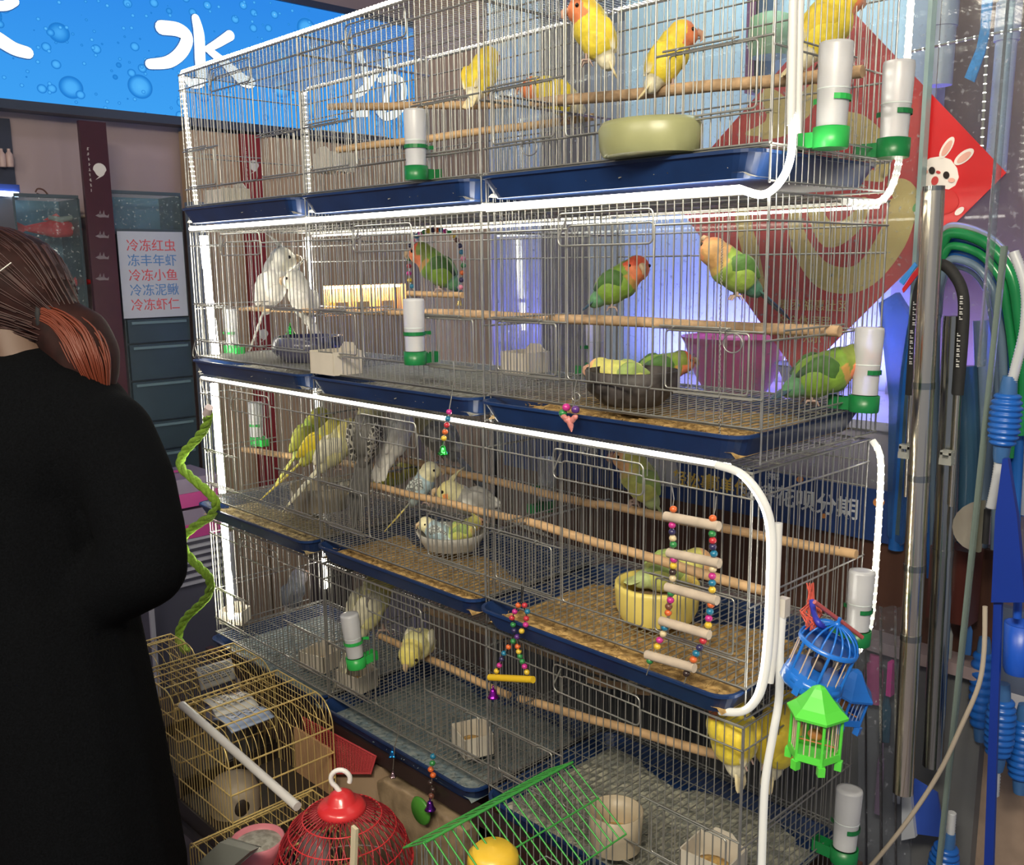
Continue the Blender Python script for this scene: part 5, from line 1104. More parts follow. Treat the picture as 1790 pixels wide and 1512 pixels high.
obj('bar', rel(t, B().cyl(at(856, 1184, Y=Y), at(932, 1188, Y=Y), .0068, 14)), mat('bar_yellow', (.72, .47, .02), .45), t); bellshape(t, at(862, 1219, Y=Y), .012, .019, met('purple', (.38, .02, .45)))
# low bell hangers
Y = -.062; t = hanger('small blue and pink bells hanging below the bottom row tray', [(699, 1254), (697, 1280), (690, 1305), (687, 1345)], [], Y, name='bell_hanger'); bellshape(t, at(686, 1322, Y=Y), .0095, .015, met('blue', (.02, .22, .6)), 4); bellshape(t, at(687, 1358, Y=Y), .008, .012, met('pink', (.45, .30, .34)), 5)
t = hanger('string of dark and orange beads with purple cone bell at the picture bottom', [(766, 1290), (763, 1310), (756, 1330), (754, 1400)], [((757, 1322), 'b'), ((756, 1334), 'g'), ((753, 1345), 'o'), ((757, 1355), 'o'), ((753, 1368), 'k'), ((757, 1380), 'k'), ((754, 1391), 'w')], Y, .0068); bellshape(t, at(752, 1415, Y=Y), .013, .021, met('violet', (.16, .03, .34)))
t = hanger('tiny green bell hung above the dark round bowl in the second row', [(512, 543), (508, 560), (510, 572)], [], .14, name='bell_hanger'); bellshape(t, at(508, 584, Y=.14), .015, .022, met('green', (.03, .42, .06)))
# chain and ring
t = thing('hanging_chain', 'thin metal chain with the hanging green bird, right of the second row door', 'chain', at(1263, 394, Y=-.006)); q = pr_at([(1263, 394), (1262, 440), (1260, 520), (1258, 640), (1258, 764)], -.012); q = bez(q, 28); b = B()
for i in range(0, len(q) - 1):
    d = (q[i + 1] - q[i]) * .62; c = (q[i] + q[i + 1]) / 2; s = V((.0016, 0, 0)) if i % 2 else V((0, .0016, 0)); b.tube([c - d, c - d * .5 + s, c + d * .5 + s, c + d, c + d * .5 - s, c - d * .5 - s], .0005, 4, closed=True)
obj('links', rel(t, b), wire2_m, t)
for u, v, rd, yy, lb in ((1281, 600, 17, -.014, 'loose wire ring hanging on the second row door near the chain'), (925, 258, 14, -.014, 'loose wire ring hanging on the top row front beside the white bottle')):
    t = thing('key_ring', lb, 'ring', at(u, v, Y=yy)); obj('loop', rel(t, B().tube(ring(u, v, rd, yy), .0011, 6, closed=True)), wire2_m, t)
t = thing('spring_clip', 'small metal spring clip at the left end of the second row', 'clip', at(345, 610, Y=-.01)); obj('loop', rel(t, B().tube(bez(pr_at([(345, 592), (340, 600), (337, 618), (340, 625), (344, 618), (341, 606), (350, 600)], -.01), 4), .0016, 6)), wire2_m, t)
# rope perch
t = thing('rope_perch', 'twisted lime green rope perch snaking down the left front of the rack', 'rope', at(362, 722, Y=-.06)); Yr = -.06
P = bez(pr_at([(363, 722), (350, 745), (334, 768), (321, 790), (324, 812), (345, 832), (364, 856), (370, 880), (358, 903), (334, 922), (325, 940), (336, 962), (354, 988), (362, 1012), (354, 1040), (338, 1062), (325, 1082), (322, 1110), (336, 1136)], Yr), 9)
P = [p + V((0, .02 * math.sin(i * .11), 0)) for i, p in enumerate(P)]; lime = mat('lime_rope', (.30, .52, .05), .85, var=.3, vscale=120, bump=.8, bscale=240)
b = B()
for k in range(3):
    s = []
    for i, p in enumerate(P):
        tg = (P[min(i + 1, len(P) - 1)] - P[max(i - 1, 0)]).normalized(); x = tg.cross(V((0, 1, 0))).normalized(); y = tg.cross(x); a = i * .42 + 2 * PI * k / 3; s.append(p + (x * math.cos(a) + y * math.sin(a)) * .0062)
    b.tube(s, .0075, 7)
obj('strands', rel(t, b), lime, t); obj('end_cap', rel(t, B().cyl(at(361, 725, Y=Yr), at(366, 712, Y=Yr), .0115, 12)), mat('cap_pinkwhite', (.66, .55, .55), .5), t); cord(t, pr_at([(366, 712), (360, 690), (352, 672), (349, 660)], Yr + .03), .0016)
# toy cages
def toycage(label, p, m, bar, R, hh, dome, rot, sc=1.0, hexa=False):
    t = thing('toy_cage', label, 'toy cage', p, 0, 'little plastic toy cages'); t.rotation_euler = [math.radians(a) for a in rot]; t.scale = (sc,) * 3
    n = 6 if hexa else 28; b = B()
    b.lathe([(R * 1.02, -hh), (R * 1.08, -hh + .002), (R * 1.05, -hh + .012), (R * .98, -hh + .012), (R * .95, -hh + .004)], n, smooth=not hexa)
    b.lathe([(R * .95, -hh + .003), (0, -hh + .004)], n)
    for k in range(6 if hexa else 4):
        a = 2 * PI * k / (6 if hexa else 4); b.box((R * math.cos(a), R * math.sin(a), -hh - .006), (.010, .010, .014), Matrix.Rotation(a, 3, 'Z'))
    obj('base', b, m, t)
    if not hexa: obj('skirt', B().lathe([(R * 1.02, -hh + .02), (R * 1.10, -hh + .004), (R * 1.12, -hh - .006), (R * 1.06, -hh - .010), (R * 1.0, -hh - .004)], 12), m, t)
    rb = B()
    for k in range(18 if not hexa else 24):
        a = 2 * PI * k / (18 if not hexa else 24); rr = R if not hexa else R * math.cos(PI / 6) / math.cos((a % (PI / 3)) - PI / 6)
        rb.cyl((rr * .98 * math.cos(a), rr * .98 * math.sin(a), -hh + .008), (rr * .98 * math.cos(a), rr * .98 * math.sin(a), 0), .0011, 5)
    obj('bars', rb, bar, t)
    for k in range(6): 
        a = PI / 3 * k; obj('post', B().cyl((R * math.cos(a), R * math.sin(a), -hh), (R * math.cos(a), R * math.sin(a), 0), .0026, 6), m, t)
    if dome:
        b = B().lathe([(R * 1.06, -.003), (R * 1.06, .004), (R * .96, .004), (R * .96, -.003)], 28); obj('top_ring', b, m, t); b = B()
        for k in range(18):
            a = 2 * PI * k / 18; b.tube([(R * math.cos(q) * math.cos(a), R * math.cos(q) * math.sin(a), dome * math.sin(q)) for q in [PI / 2 * j / 6 for j in range(7)]], .0017, 5)
        b.ball((0, 0, dome), .006, 8, 6); b.cyl((0, 0, dome), (0, 0, dome + .012), .003, 6); obj('dome_ribs', b, m, t)
    else:
        obj('roof', B().lathe([(R * 1.22, -.004), (R * 1.24, 0), (R * .9, .010), (R * .5, .026), (R * .28, .036), (.002, .04)], n, smooth=False), m, t)
    bd = B().ball((0, 0, -hh * .55), (R * .32, R * .2, R * .25), 10, 7).ball((R * .28, 0, -hh * .4), R * .16, 8, 6); bd.cyl((-R * .8, 0, -hh * .72), (R * .8, 0, -hh * .72), .0015, 5)
    obj('toy_bird', bd, mat('toy_bird_%d' % int(R * 1e4), (.06, .05, .06) if dome else (.5, .2, .05), .5), t)
    return t
tb_ = mat('toy_blue', (.015, .16, .62), .3, coat=.2); tgn = mat('toy_green', (.10, .66, .06), .3, coat=.2); bb1 = mat('toy_bar_wood', (.62, .48, .36), .5); bb2 = mat('toy_bar_blue', (.25, .38, .68), .4)
toycage('round blue toy birdcage with ribbed dome hanging by a red string', at(1448, 1126, X=1.965), tb_, bb1, .043, .066, .034, (-8, 17, 0))
toycage('blue toy birdcage peeking out behind and below the domed one', at(1486, 1206, X=1.925), tb_, bb2, .034, .052, 0, (-6, 14, 0), 1.0, True)
toycage('bright green pagoda-roofed toy birdcage hanging lowest on the right end', at(1429, 1242, X=1.985), tgn, bb1, .036, .070, 0, (0, 2, 15), 1.0, True)
redm = mat('red_string', (.62, .10, .07), .8, var=.25, vscale=90); t = thing('red_string', 'tangled red plastic string tying the toy cages to the wire', 'string', at(1415, 1028, X=1.93)); b = B(); r_ = random.Random(9)
for k in range(14):
    u0 = 1415 + r_.uniform(-5, 7); b.tube([at(u0, 1026 + r_.uniform(-8, 8), X=1.90), at(1418 + r_.uniform(-8, 10), 1050, X=1.92), at(1424 + r_.uniform(-26, 14), 1072 + r_.uniform(-6, 10), X=1.94), at(1428 + r_.uniform(-20, 12), 1096 + r_.uniform(-8, 6), X=1.955)], .0012, 5)
obj('strands', rel(t, b), redm, t); obj('straw', rel(t, B().cyl(at(1424, 1052, X=1.95), at(1507, 1114, X=1.985), .0036, 8)), mat('straw_red', (.55, .12, .12), .4, trans=.2), t); obj('blue_twist', rel(t, B().tube(bez([at(1420, 1050, X=1.93), at(1422, 1070, X=1.94), at(1430, 1088, X=1.96), at(1440, 1096, X=1.962)], 4), .005, 6)), mat('twist_blue', (.03, .04, .42), .4), t)
# ================================================================== FOREGROUND CAGES
brass = mat('brass_wire', (.88, .68, .28), .42, .55, var=.1); dkbase = mat('cage_base_dark', (.035, .025, .02), .5); 
def loc_b(t): return lambda b: rel(t, b)
def dome_cage(label, x0, x1, y0, y1, zb, zs, zt, nw, flap=False, hbars=3):
    """cage whose wires run over a rounded shoulder along +X; long rails along Y"""
    t = thing('brass_cage', label, 'cage', ((x0 + x1) / 2, (y0 + y1) / 2, zb), 0, 'brass wire cages on the low shelf'); R_ = loc_b(t); rd = min(.07, zt - zs)
    def hoop(y): return [(x0, y, zb)] + [(x0 + .02 * (1 - math.cos(a)), y, zt - .02 + .02 * math.sin(a)) for a in [PI / 2 * k / 3 for k in range(4)]] + [(x1 - rd + rd * math.sin(a), y, zt - rd + rd * math.cos(a)) for a in [PI / 2 * k / 6 for k in range(7)]] + [(x1, y, zb)]
    b = B()
    for i in range(nw + 1): b.tube(hoop(y0 + (y1 - y0) * i / nw), .0009 if 0 < i < nw else .0018, 5)
    obj('hoops', R_(b), brass, t)
    b = B()
    for x, z in [(x0, zt - .02), (x0 + .02, zt), ((x0 + x1 - rd) / 2, zt), (x1 - rd, zt), (x1, zt - rd)] + [(x1, zb + (zt - rd - zb) * k / hbars) for k in range(hbars)] + [(x0, zb)]: b.cyl((x, y0, z + .001), (x, y1, z + .001), .0023, 6)
    for y in (y0, y1):
        for z in [zb + (zt - rd - zb) * k / hbars for k in range(hbars + 1)]: b.cyl((x0, y, z), (x1, y, z), .0016, 6)
    obj('rails', R_(b), brass, t)
    for y in (y0, y1):
        b = B(); k = int((x1 - x0) / .014)
        for i in range(1, k):
            x = x0 + (x1 - x0) * i / k; zz = zt if x < x1 - rd else zt - rd + math.sqrt(max(0, rd * rd - (x - x1 + rd) ** 2)); b.cyl((x, y, zb), (x, y, zz), .0010, 5)
        obj('end_panel', R_(b), brass, t)
    obj('base', R_(B().bb((x0 - .006, y0 - .006, zb - .035), (x1 + .006, y1 + .006, zb + .012)).bb((x0 + .0, y0, zb + .012), (x1, y1, zb + .014))), dkbase, t)
    if flap:
        b = B(); fx0, fx1, fz = x1 + .004, x1 + .10, zt - rd - .01
        for x in (fx0, fx1): b.cyl((x, y0 + .01, fz), (x, y1 - .02, fz), .0018, 6)
        for y in (y0 + .01, y1 - .02): b.cyl((fx0, y, fz), (fx1, y, fz), .0018, 6)
        for i in range(1, 8): y = y0 + .01 + (y1 - y0 - .03) * i / 8; b.cyl((fx0, y, fz), (fx1, y, fz), .0010, 5)
        obj('open_flap', R_(b), brass, t)
    return t
cA = dome_cage('brass wire cage with flat top and rounded shoulder nearest the red dome', .462, .735, -.345, -.068, -.17, .03, .10, 15, False, 3)
cB = dome_cage('brass wire cage with humped top behind the flat-topped one', .20, .43, -.325, -.055, -.14, .03, .095, 15, False, 3)
cC = dome_cage('small brass wire cage farthest left below the green rope', -.02, .165, -.33, -.14, -.12, .02, .085, 9, False, 3)
cD = dome_cage('low brass wire cage below the picture centre left, beside the woman', .76, 1.00, -.46, -.16, -.30, -.14, -.08, 15, False, 2)
sh = thing('low_shelf', 'low dark shelf in front of the rack carrying the small cages', 'shelf', (.6, -.25, FZ)); obj('board', rel(sh, B().bb((-.08, -.36, -.23), (.745, -.052, -.207))), mat('shelf_board', (.07, .06, .06), .5), sh)
sh2 = thing('floor_shelf', 'lower dark shelf in front of the rack carrying the red and green cages', 'shelf', (1.25, -.25, FZ)); obj('board', rel(sh2, B().bb((.755, -.48, -.36), (1.75, -.052, -.337))), mat('shelf_board', (.07, .06, .06), .5), sh2)
for x in (-.06, .70, .77, 1.72):
    for y in (-.345, -.07): obj('leg', rel(sh if x < .75 else sh2, B().bb((x, y - .012, FZ), (x + .024, y + .012, -.36 if x > .75 else -.23))), mat('shelf_board', (.07, .06, .06), .5), sh if x < .75 else sh2)
# stacking blocks so bases rest on boards
for c_, lb, (x0, x1, y0, y1, z0, z1) in ((cB, 'dark tray block under the humped brass cage', (.20, .43, -.325, -.055, -.207, -.176)), (cC, 'dark tray block under the small far-left brass cage', (-.02, .165, -.33, -.14, -.207, -.156))):
    t = thing('tray_block', lb, 'tray', ((x0 + x1) / 2, (y0 + y1) / 2, z0)); obj('block', rel(t, B().bb((x0, y0, z0), (x1, y1, z1))), dkbase, t)
# things in and on the brass cages
tubm = mat('white_tube', (.62, .60, .58), .4)
t = thing('white_tube', 'long white plastic tube lying diagonally through the brass cages', 'tube', at(370, 1235, Y=-.30)); obj('tube', rel(t, B().cyl(at(318, 1232, Y=-.345), at(520, 1410, Y=-.345), .0095, 14)), tubm, t)
lab_w = mat('label_white', (.62, .62, .60), .35); lab_b = mat('label_blue', (.34, .42, .60), .35); ink = mat('label_ink', (.08, .08, .09), .6)
def sheet(name, label, quad, Zs, m, lines, bend=.012):
    P = [at(u, v, Z=z) for (u, v), z in zip(quad, Zs)]; t = thing(name, label, 'packet', (P[0] + P[2]) / 2); b = B(); n = 8; up = ((P[1] - P[0]).cross(P[3] - P[0])).normalized(); up = up if up.z > 0 else -up
    g_ = lambda i, j, o=0: P[0].lerp(P[1], i / n).lerp(P[3].lerp(P[2], i / n), j / n) + up * (bend * math.sin(PI * j / n) * (1 + .3 * math.sin(i * 2.1)) + o)
    V_ = [g_(i, j) for i in range(n + 1) for j in range(n + 1)] + [g_(i, j, -.004) for i in range(n + 1) for j in range(n + 1)]; M_ = (n + 1) ** 2
    F = [(i * (n + 1) + j, (i + 1) * (n + 1) + j, (i + 1) * (n + 1) + j + 1, i * (n + 1) + j + 1) for i in range(n) for j in range(n)]; F += [tuple(k + M_ for k in f[::-1]) for f in F]
    for i in range(n):
        for e in (0, n): a_, c_ = i * (n + 1) + e, (i + 1) * (n + 1) + e; F.append((a_, c_, c_ + M_, a_ + M_)); a_, c_ = e * (n + 1) + i, e * (n + 1) + i + 1; F.append((a_, c_, c_ + M_, a_ + M_))
    b.add(V_, F, True); obj('film', rel(t, b), m, t)
    if lines:
        bl = B(); r = random.Random(len(label))
        for k in range(lines):
            j = 1 + (n - 2) * k / lines; i = .8
            while i < n - 1:
                w = r.uniform(.15, .7); q = [g_(i, j, .0012), g_(min(i + w, n - .6), j, .0012), g_(min(i + w, n - .6), j + .28, .0012), g_(i, j + .28, .0012)]; bl.add(q, [(0, 1, 2, 3)]); i += w + r.uniform(.12, .3)
        o = obj('print', rel(t, bl), ink, t); o['kind'] = 'stuff'
    return t
sheet('label_packet', 'white printed label packet standing inside the humped brass cage', [(342, 1168), (404, 1150), (412, 1186), (352, 1207)], (.07, .07, .03, .03), lab_w, 7, .004)
sheet('label_packet', 'grey-white plastic packet lying under the flat cage top', [(350, 1222), (425, 1208), (452, 1232), (378, 1252)], (.072, .072, .07, .07), lab_w, 5, .012)
sheet('label_packet', 'pale blue plastic packet in front of the grey-white one under the cage top', [(372, 1256), (450, 1234), (480, 1252), (405, 1280)], (.07, .07, .066, .066), lab_b, 4, .012)
for lb, p, R, H_ in (('beige round hamster house inside the brass cage beside the woman', V((.60, -.27, -.156)), .06, .09),):
    t = thing('pet_house', lb, 'pet house', p); obj('shell', B().lathe([(R, 0), (R, H_ * .5), (R * .8, H_ * .85), (R * .3, H_), (0, H_)], 20), mat('house_beige', (.50, .42, .32), .5, trans=.2), t); obj('doorway', B().ball((R * .93, -.01, H_ * .32), (.008, .02, .022), 12, 8), dkbase, t)
t = thing('straw_mat', 'tan wooden slatted board inside the flat-topped brass cage', 'board', at(520, 1330, Y=-.075)); b = B()
for i in range(13): b.bb((.56 + i * .0125, -.075, -.155), (.570 + i * .0125, -.068, -.03))
obj('slats', rel(t, b), mat('slat_tan', (.50, .30, .16), .6), t)
t = thing('drinker_hopper', 'grey wire-edged feeding hopper at the bottom beside the woman', 'feeder', at(430, 1480, Y=-.47)); q = pr_at([(352, 1510), (400, 1465), (455, 1480), (395, 1530)], -.47)
obj('tray', rel(t, B().prism([(p.x, p.z) for p in q], (0, -.47, 0), EX, EZ, .02)), mat('hopper_grey', (.28, .29, .26), .4, trans=.3), t); obj('rim', rel(t, B().tube(q, .0022, 6, closed=True)), wire_m, t)
bowl('husk_bowl', 'pink-rimmed bowl of pale husks at the bottom left of the red dome cage', 'bowl', at(452, 1500, Y=-.40), prof(.055, .04, .045, .004), mat('rim_pink', (.55, .18, .22), .4), fill=(.05, .034), fm=LIT[3])
# red dome cage
rdx = at(597, 1400, Y=-.34); rc = thing('red_dome_cage', 'red plastic dome-topped wire cage with white hook at the picture bottom', 'cage', (rdx.x, rdx.y, rdx.z - .335)); top = rdx.z - rc.location.z; redp = mat('dome_red', (.62, .03, .035), .3, coat=.3); redw = mat('dome_wire', (.30, .018, .025), .35, .3); Rr = .132; zr = top - .125
obj('cap', B().lathe([(.0, top + .022), (.012, top + .021), (.022, top + .014), (.027, top + .002), (.030, top - .001), (.040, top - .004), (.046, top - .010), (.047, top - .018), (.044, top - .021), (.03, top - .014)], 28), redp, rc)
hk = [(0, 0, top + .016)] + [(.0 + .017 * math.sin(a) * .72, .017 * math.sin(a) * .72, top + .044 - .019 * math.cos(a)) for a in [math.radians(d) for d in range(-20, -300, -20)]]
hk = [V((0, 0, top + .015)), V((-.003, -.003, top + .022))] + [V((.013 * math.cos(a), .013 * math.cos(a), top + .046 + .018 * math.sin(a))) for a in [math.radians(d) for d in range(235, -30, -20)]]
obj('hook', B().tube(hk, .0048, 10), mat('hook_white', (.78, .75, .72), .3), rc)
b = B(); nwr = 44
pf = [(.045, top - .016), (.075, top - .030), (.102, top - .055), (.120, top - .085), (Rr, zr)]
for k in range(nwr):
    a = 2 * PI * k / nwr
    for tw in (.35, -.35): b.tube([(r * math.cos(a + tw * i / 4), r * math.sin(a + tw * i / 4), z) for i, (r, z) in enumerate(pf)], .0013, 4)
obj('dome_wires', b, redw, rc); b = B()
for r, z in pf[1:]: b.tube([(r * math.cos(a), r * math.sin(a), z) for a in [2 * PI * i / 40 for i in range(40)]], .0014 if z > zr else .0028, 5, closed=True)
obj('dome_rings', b, redp, rc); b = B()
for k in range(44): a = 2 * PI * k / 44; b.tube([(Rr * math.cos(a), Rr * math.sin(a), zr), (Rr * 1.05 * math.cos(a), Rr * 1.05 * math.sin(a), zr - .06), (Rr * math.cos(a), Rr * math.sin(a), .02)], .0011, 5)
for z, k in ((zr - .06, 1.05), (zr - .13, 1.0)): b.tube([(Rr * k * math.cos(a), Rr * k * math.sin(a), z) for a in [2 * PI * i / 40 for i in range(40)]], .0016, 5, closed=True)
obj('side_wires', b, wire_m, rc); obj('base', B().lathe([(Rr * 1.02, 0), (Rr * 1.08, .01), (Rr * 1.06, .035), (Rr * .98, .035), (Rr * .95, .01)], 32), redp, rc)
t = thing('pedestal_box', 'dark box under the red dome cage', 'box', (rdx.x, rdx.y, -.337)); obj('body', rel(t, B().bb((rdx.x - .1, rdx.y - .1, -.337), (rdx.x + .1, rdx.y + .1, rc.location.z - .001))), dkbase, t) if rc.location.z > -.335 else None
t = thing('swing_perch', 'pale slotted stick standing inside the red dome cage', 'perch', at(622, 1500, Y=-.40)); obj('stick', rel(t, B().box(at(619, 1482, Y=-.40), (.014, .006, .085), Matrix.Rotation(.12, 3, 'Y'))), mat('stick_cream', (.66, .58, .40), .5), t)
t = thing('clear_ball', 'clear plastic exercise wheel inside the red dome cage', 'toy', at(550, 1490, Y=-.36)); obj('wheel', B().lathe([(.001, -.014), (.036, -.014), (.040, -.006), (.040, .006), (.036, .014), (.001, .014)], 24, M=Matrix.Rotation(PI / 2.3, 3, 'X')), mat('wheel_clear', (.45, .36, .36), .25, trans=.5), t)
# red mesh basket behind
redn = mat('red_net_wire', (.52, .06, .07), .45)
P = [at(530, 1254, Y=-.052), at(657, 1322, Y=-.052), at(648, 1352, Y=-.058), at(548, 1352, Y=-.058)]
mb = thing('red_mesh_cover', 'red wire mesh food cover under the rack edge, behind the red dome', 'cover', P[3]); b = B()
for i in range(25):
    f = i / 24; b.cyl(P[0].lerp(P[1], f), P[3].lerp(P[2], f), .0010, 4); b.cyl(P[0].lerp(P[3], f), P[1].lerp(P[2], f), .0010, 4)
for a_, c_ in ((0, 1), (1, 2), (2, 3), (3, 0)): b.cyl(P[a_], P[c_], .0024, 6)
obj('mesh', rel(mb, b), redn, mb); b = B().bb((P[3].x + .06, -.040, -.337), (P[2].x - .01, .03, -.045))
obj('card_side', rel(mb, b), mat('card_tan', (.42, .30, .20), .6), mb)
# bag with green lid
bg = thing('clear_bag', 'crinkled clear bag of tan goods with green disc below the bead string', 'bag', at(720, 1500, Y=-.03)); b = B(); Yb = -.036
cpts = pr_at([(654, 1366), (668, 1362), (702, 1380), (760, 1416), (812, 1452), (800, 1560), (705, 1560), (672, 1440)], Yb); b.prism([(p.x, p.z) for p in cpts], (0, Yb + .05, 0), EX, EZ, .05)
obj('contents', rel(bg, remesh(b, .006, 8, mat('goods_tan', (.46, .33, .20), .5, var=.25, vscale=16, bump=.5, bscale=25), 'contents')) if False else remesh(rel(bg, b), .006, 8, mat('goods_tan', (.30, .22, .14), .28, var=.45, vscale=22, bump=1.0, bscale=42), 'contents'), None, bg)
c = at(738, 1416, Y=-.050); obj('green_disc', rel(bg, B().lathe([(0, 0), (.030, 0), (.033, .004), (.030, .008), (0, .009)], 24, c, Matrix.Rotation(PI / 2, 3, 'X'))), mat('disc_green', (.06, .24, .03), .4), bg)
# green house cage
gx = thing('green_roof_cage', 'house-shaped wire cage with green pitched roof at the picture bottom', 'cage', (1.47, -.22, -.02)); gm = mat('green_wire', (.06, .36, .07), .35, .2); sw = mat('silver_wire', (.6, .62, .58), .35, .8); Rg = loc_b(gx)
ZR = .225; rA = at(735, 1470, Z=ZR); rB = at(1010, 1332, Z=ZR); ya, yb = rA.y, rB.y - .012; xr = (rA.x + rB.x) / 2
zl, xl, xR, zR = ZR - .035, xr - .055, xr + .135, ZR - .085
b = B()
for (x, z) in ((xr, ZR), (xr + .006, ZR + .004), (xl, zl), (xR, zR), (xr + .07, ZR - .042)): b.cyl((x, ya, z), (x, yb, z), .0024 if z > ZR - .01 else .0018, 6)
obj('rails', Rg(b), gm, gx); b = B()
k = 18
for i in range(k + 1): y = ya + (yb - ya) * i / k; b.cyl((xr, y, ZR), (xl, y, zl), .0016, 5); b.cyl((xr, y, ZR), (xR, y, zR), .0016, 5)
obj('roof_bars', Rg(b), gm, gx); b = B()
zb = -.12
for i in range(k + 1):
    y = ya + .02 + (yb - ya - .04) * i / k
    for x in (xl + .01, xR - .015): b.cyl((x, y, zb), (x, y, zl - .005 if x < xr else zR - .002), .0011, 5)
for i in range(13):
    x = xl + .01 + (xR - xl - .025) * i / 12
    for y in (ya + .02, yb - .02): b.cyl((x, y, zb), (x, y, (ZR - (ZR - zl) * (xr - x) / (xr - xl)) if x < xr else (ZR - (ZR - zR) * (x - xr) / (xR - xr))), .0011, 5)
for z in (zb, zb + .07, zb + .14):
    for x in (xl + .01, xR - .015): b.cyl((x, ya + .02, z), (x, yb - .02, z), .0016, 6)
    for y in (ya + .02, yb - .02): b.cyl((xl + .01, y, z), (xR - .015, y, z), .0016, 6)
obj('walls', Rg(b), sw, gx); b = B()
for i in range(11): b.cyl((xl + .02, ya + .03 + (yb - ya - .06) * i / 10, zb + .10), (xR - .02, ya + .03 + (yb - ya - .06) * i / 10, zb + .13), .0012, 5)
obj('inner_floor', Rg(b), gm, gx); obj('base', Rg(B().bb((xl, ya + .01, -.337), (xR, yb - .01, zb))), mat('green_base', (.03, .16, .06), .4), gx)
t = thing('hamster_toy', 'yellow plastic running wheel inside the green roofed cage', 'toy', at(862, 1500, Y=ya + .10)); obj('wheel', B().lathe([(.0, .022), (.030, .020), (.042, .008), (.044, -.008), (.032, -.020), (0, -.020)], 24), mat('wheel_yellow', (.75, .48, .04), .35), t)

# ================================================================== PERSON
pn = thing('person', 'person in a long black coat with reddish tied-back hair, seen from behind', 'person', (.62, -.62, FZ))
skin = mat('skin', (.13, .08, .058), .5, sss=.1); coat = mat('black_coat', (.0028, .0032, .0042), .95, var=.5, vscale=300, bump=.6, bscale=260, spec=.08); hair_m = mat('hair_auburn', (.022, .007, .006), .7, var=.5, vscale=26, spec=.2)
pl = pn.location
def cap(b, a, c, r0, r1, n=9):
    a = V(a); c = V(c)
    for i in range(n): f = i / (n - 1); b.ball(a.lerp(c, f), r0 + (r1 - r0) * f, 12, 8)
# facing image-left and slightly away
fw = V((-.86, -.35, 0)).normalized(); sdv = V((-fw.y, fw.x, 0))         # left-hand side of the person is +sdv
Hc = at(2, 508, D=1.86); nk = at(8, 590, D=1.86); sh_c = at(60, 715, D=1.84)
b = B(); b.ball(Hc, (.082, .078, .108), 16, 11); b.ball(Hc + fw * .04 - V((0, 0, .03)), (.062, .056, .075), 14, 9); cap(b, Hc - V((0, 0, .05)) - fw * .02, sh_c + V((0, 0, .04)), .058, .064)
b.ball(Hc + fw * .105 - V((0, 0, .018)), (.016, .013, .018), 8, 6)
for s in (1, -1): b.ball(Hc + sdv * s * .079 - fw * .005 - V((0, 0, .015)), (.018, .012, .030), 10, 7)
# arms / hands joined to trunk, legs to the floor
hipc = V((sh_c.x, sh_c.y, FZ + .86)) + fw * .02
cap(b, sh_c - V((0, 0, .02)), hipc, .11, .12)
elb = at(250, 985, D=1.76); shR = at(205, 765, D=1.80)
sgn = 1 if (elb - sh_c).dot(sdv) > 0 else -1
hand = elb + fw * .25 + V((0, 0, .03))
cap(b, shR, elb, .045, .036); cap(b, elb, hand, .034, .024)
shL = sh_c - (shR - sh_c) * .9; elL = shL - V((0, 0, .28)) + fw * .04; hdL = elL + fw * .22 + V((0, 0, .02)); cap(b, shL, elL, .045, .036); cap(b, elL, hdL, .034, .024); cap(b, shR, sh_c, .05, .06); cap(b, shL, sh_c, .05, .06)
for hd, s in ((hand, 1), (hdL, -1)):
    b.ball(hd + fw * .04, (.042, .028, .034), 10, 7)
    for k in range(4): cap(b, hd + fw * .065 + V((0, 0, .026 - .017 * k)), hd + fw * (.115 + (.012, .02, .016, 0)[k]) + V((0, 0, .020 - .017 * k)) + sdv * s * -.012, .0085, .0075, 5)
    cap(b, hd + fw * .03 + V((0, 0, .03)), hd + fw * .075 + V((0, 0, .05)), .010, .0085, 5)
for s in (1, -1):
    hp_ = hipc + sdv * s * .085; kn = hp_ + V((0, 0, -.40)) + fw * .02; an = V((kn.x, kn.y, FZ + .09)) - fw * .02; cap(b, hp_, kn, .082, .056); cap(b, kn, an, .052, .038); cap(b, an - V((0, 0, .045)), an - V((0, 0, .055)) + fw * .15, .038, .03)
obj('body', remesh(rel(pn, b), .008, 4, skin, 'body'), None, pn)
# coat
b = B(); SD = lambda u, v, d, r: b.ball(at(u, v, D=d), r, 14, 9)
for u, v, d, r in ((40, 665, 1.86, .085), (75, 715, 1.85, .125), (130, 740, 1.83, .115), (180, 770, 1.80, .098), (30, 760, 1.86, .16), (80, 800, 1.84, .16)): SD(u, v, d, r)
def ch(pts, r):
    for (p, q), (r0, r1) in zip(zip(pts[:-1], pts[1:]), zip(r[:-1], r[1:])): cap(b, p, q, r0, r1, 8)
ch([at(180, 770, D=1.80), at(222, 840, D=1.78), at(246, 930, D=1.76), at(252, 990, D=1.75), at(190, 1030, D=1.78), at(90, 1040, D=1.84)], [.098, .088, .082, .080, .072, .06])
ch([at(60, 780, D=1.85), at(70, 950, D=1.85), at(90, 1100, D=1.85)], [.165, .165, .165]); ch([at(95, 1090, D=1.84), at(130, 1300, D=1.83), at(160, 1520, D=1.82), at(165, 1700, D=1.81), at(165, 1850, D=1.80)], [.160, .170, .178, .18, .18])
ch([at(-60, 1000, D=1.95), at(-40, 1300, D=1.95), at(0, 1700, D=1.93), at(10, 1850, D=1.92)], [.16, .19, .21, .21]); ch([shL, elL, hdL - fw * .03], [.085, .065, .055]); ch([at(-20, 760, D=1.92), at(-60, 1000, D=1.95)], [.16, .16])
cme = remesh(rel(pn, b), .011, 8, coat, 'coat'); obj('coat', cme, None, pn)
b = B(); ctr = at(30, 640, D=1.86)
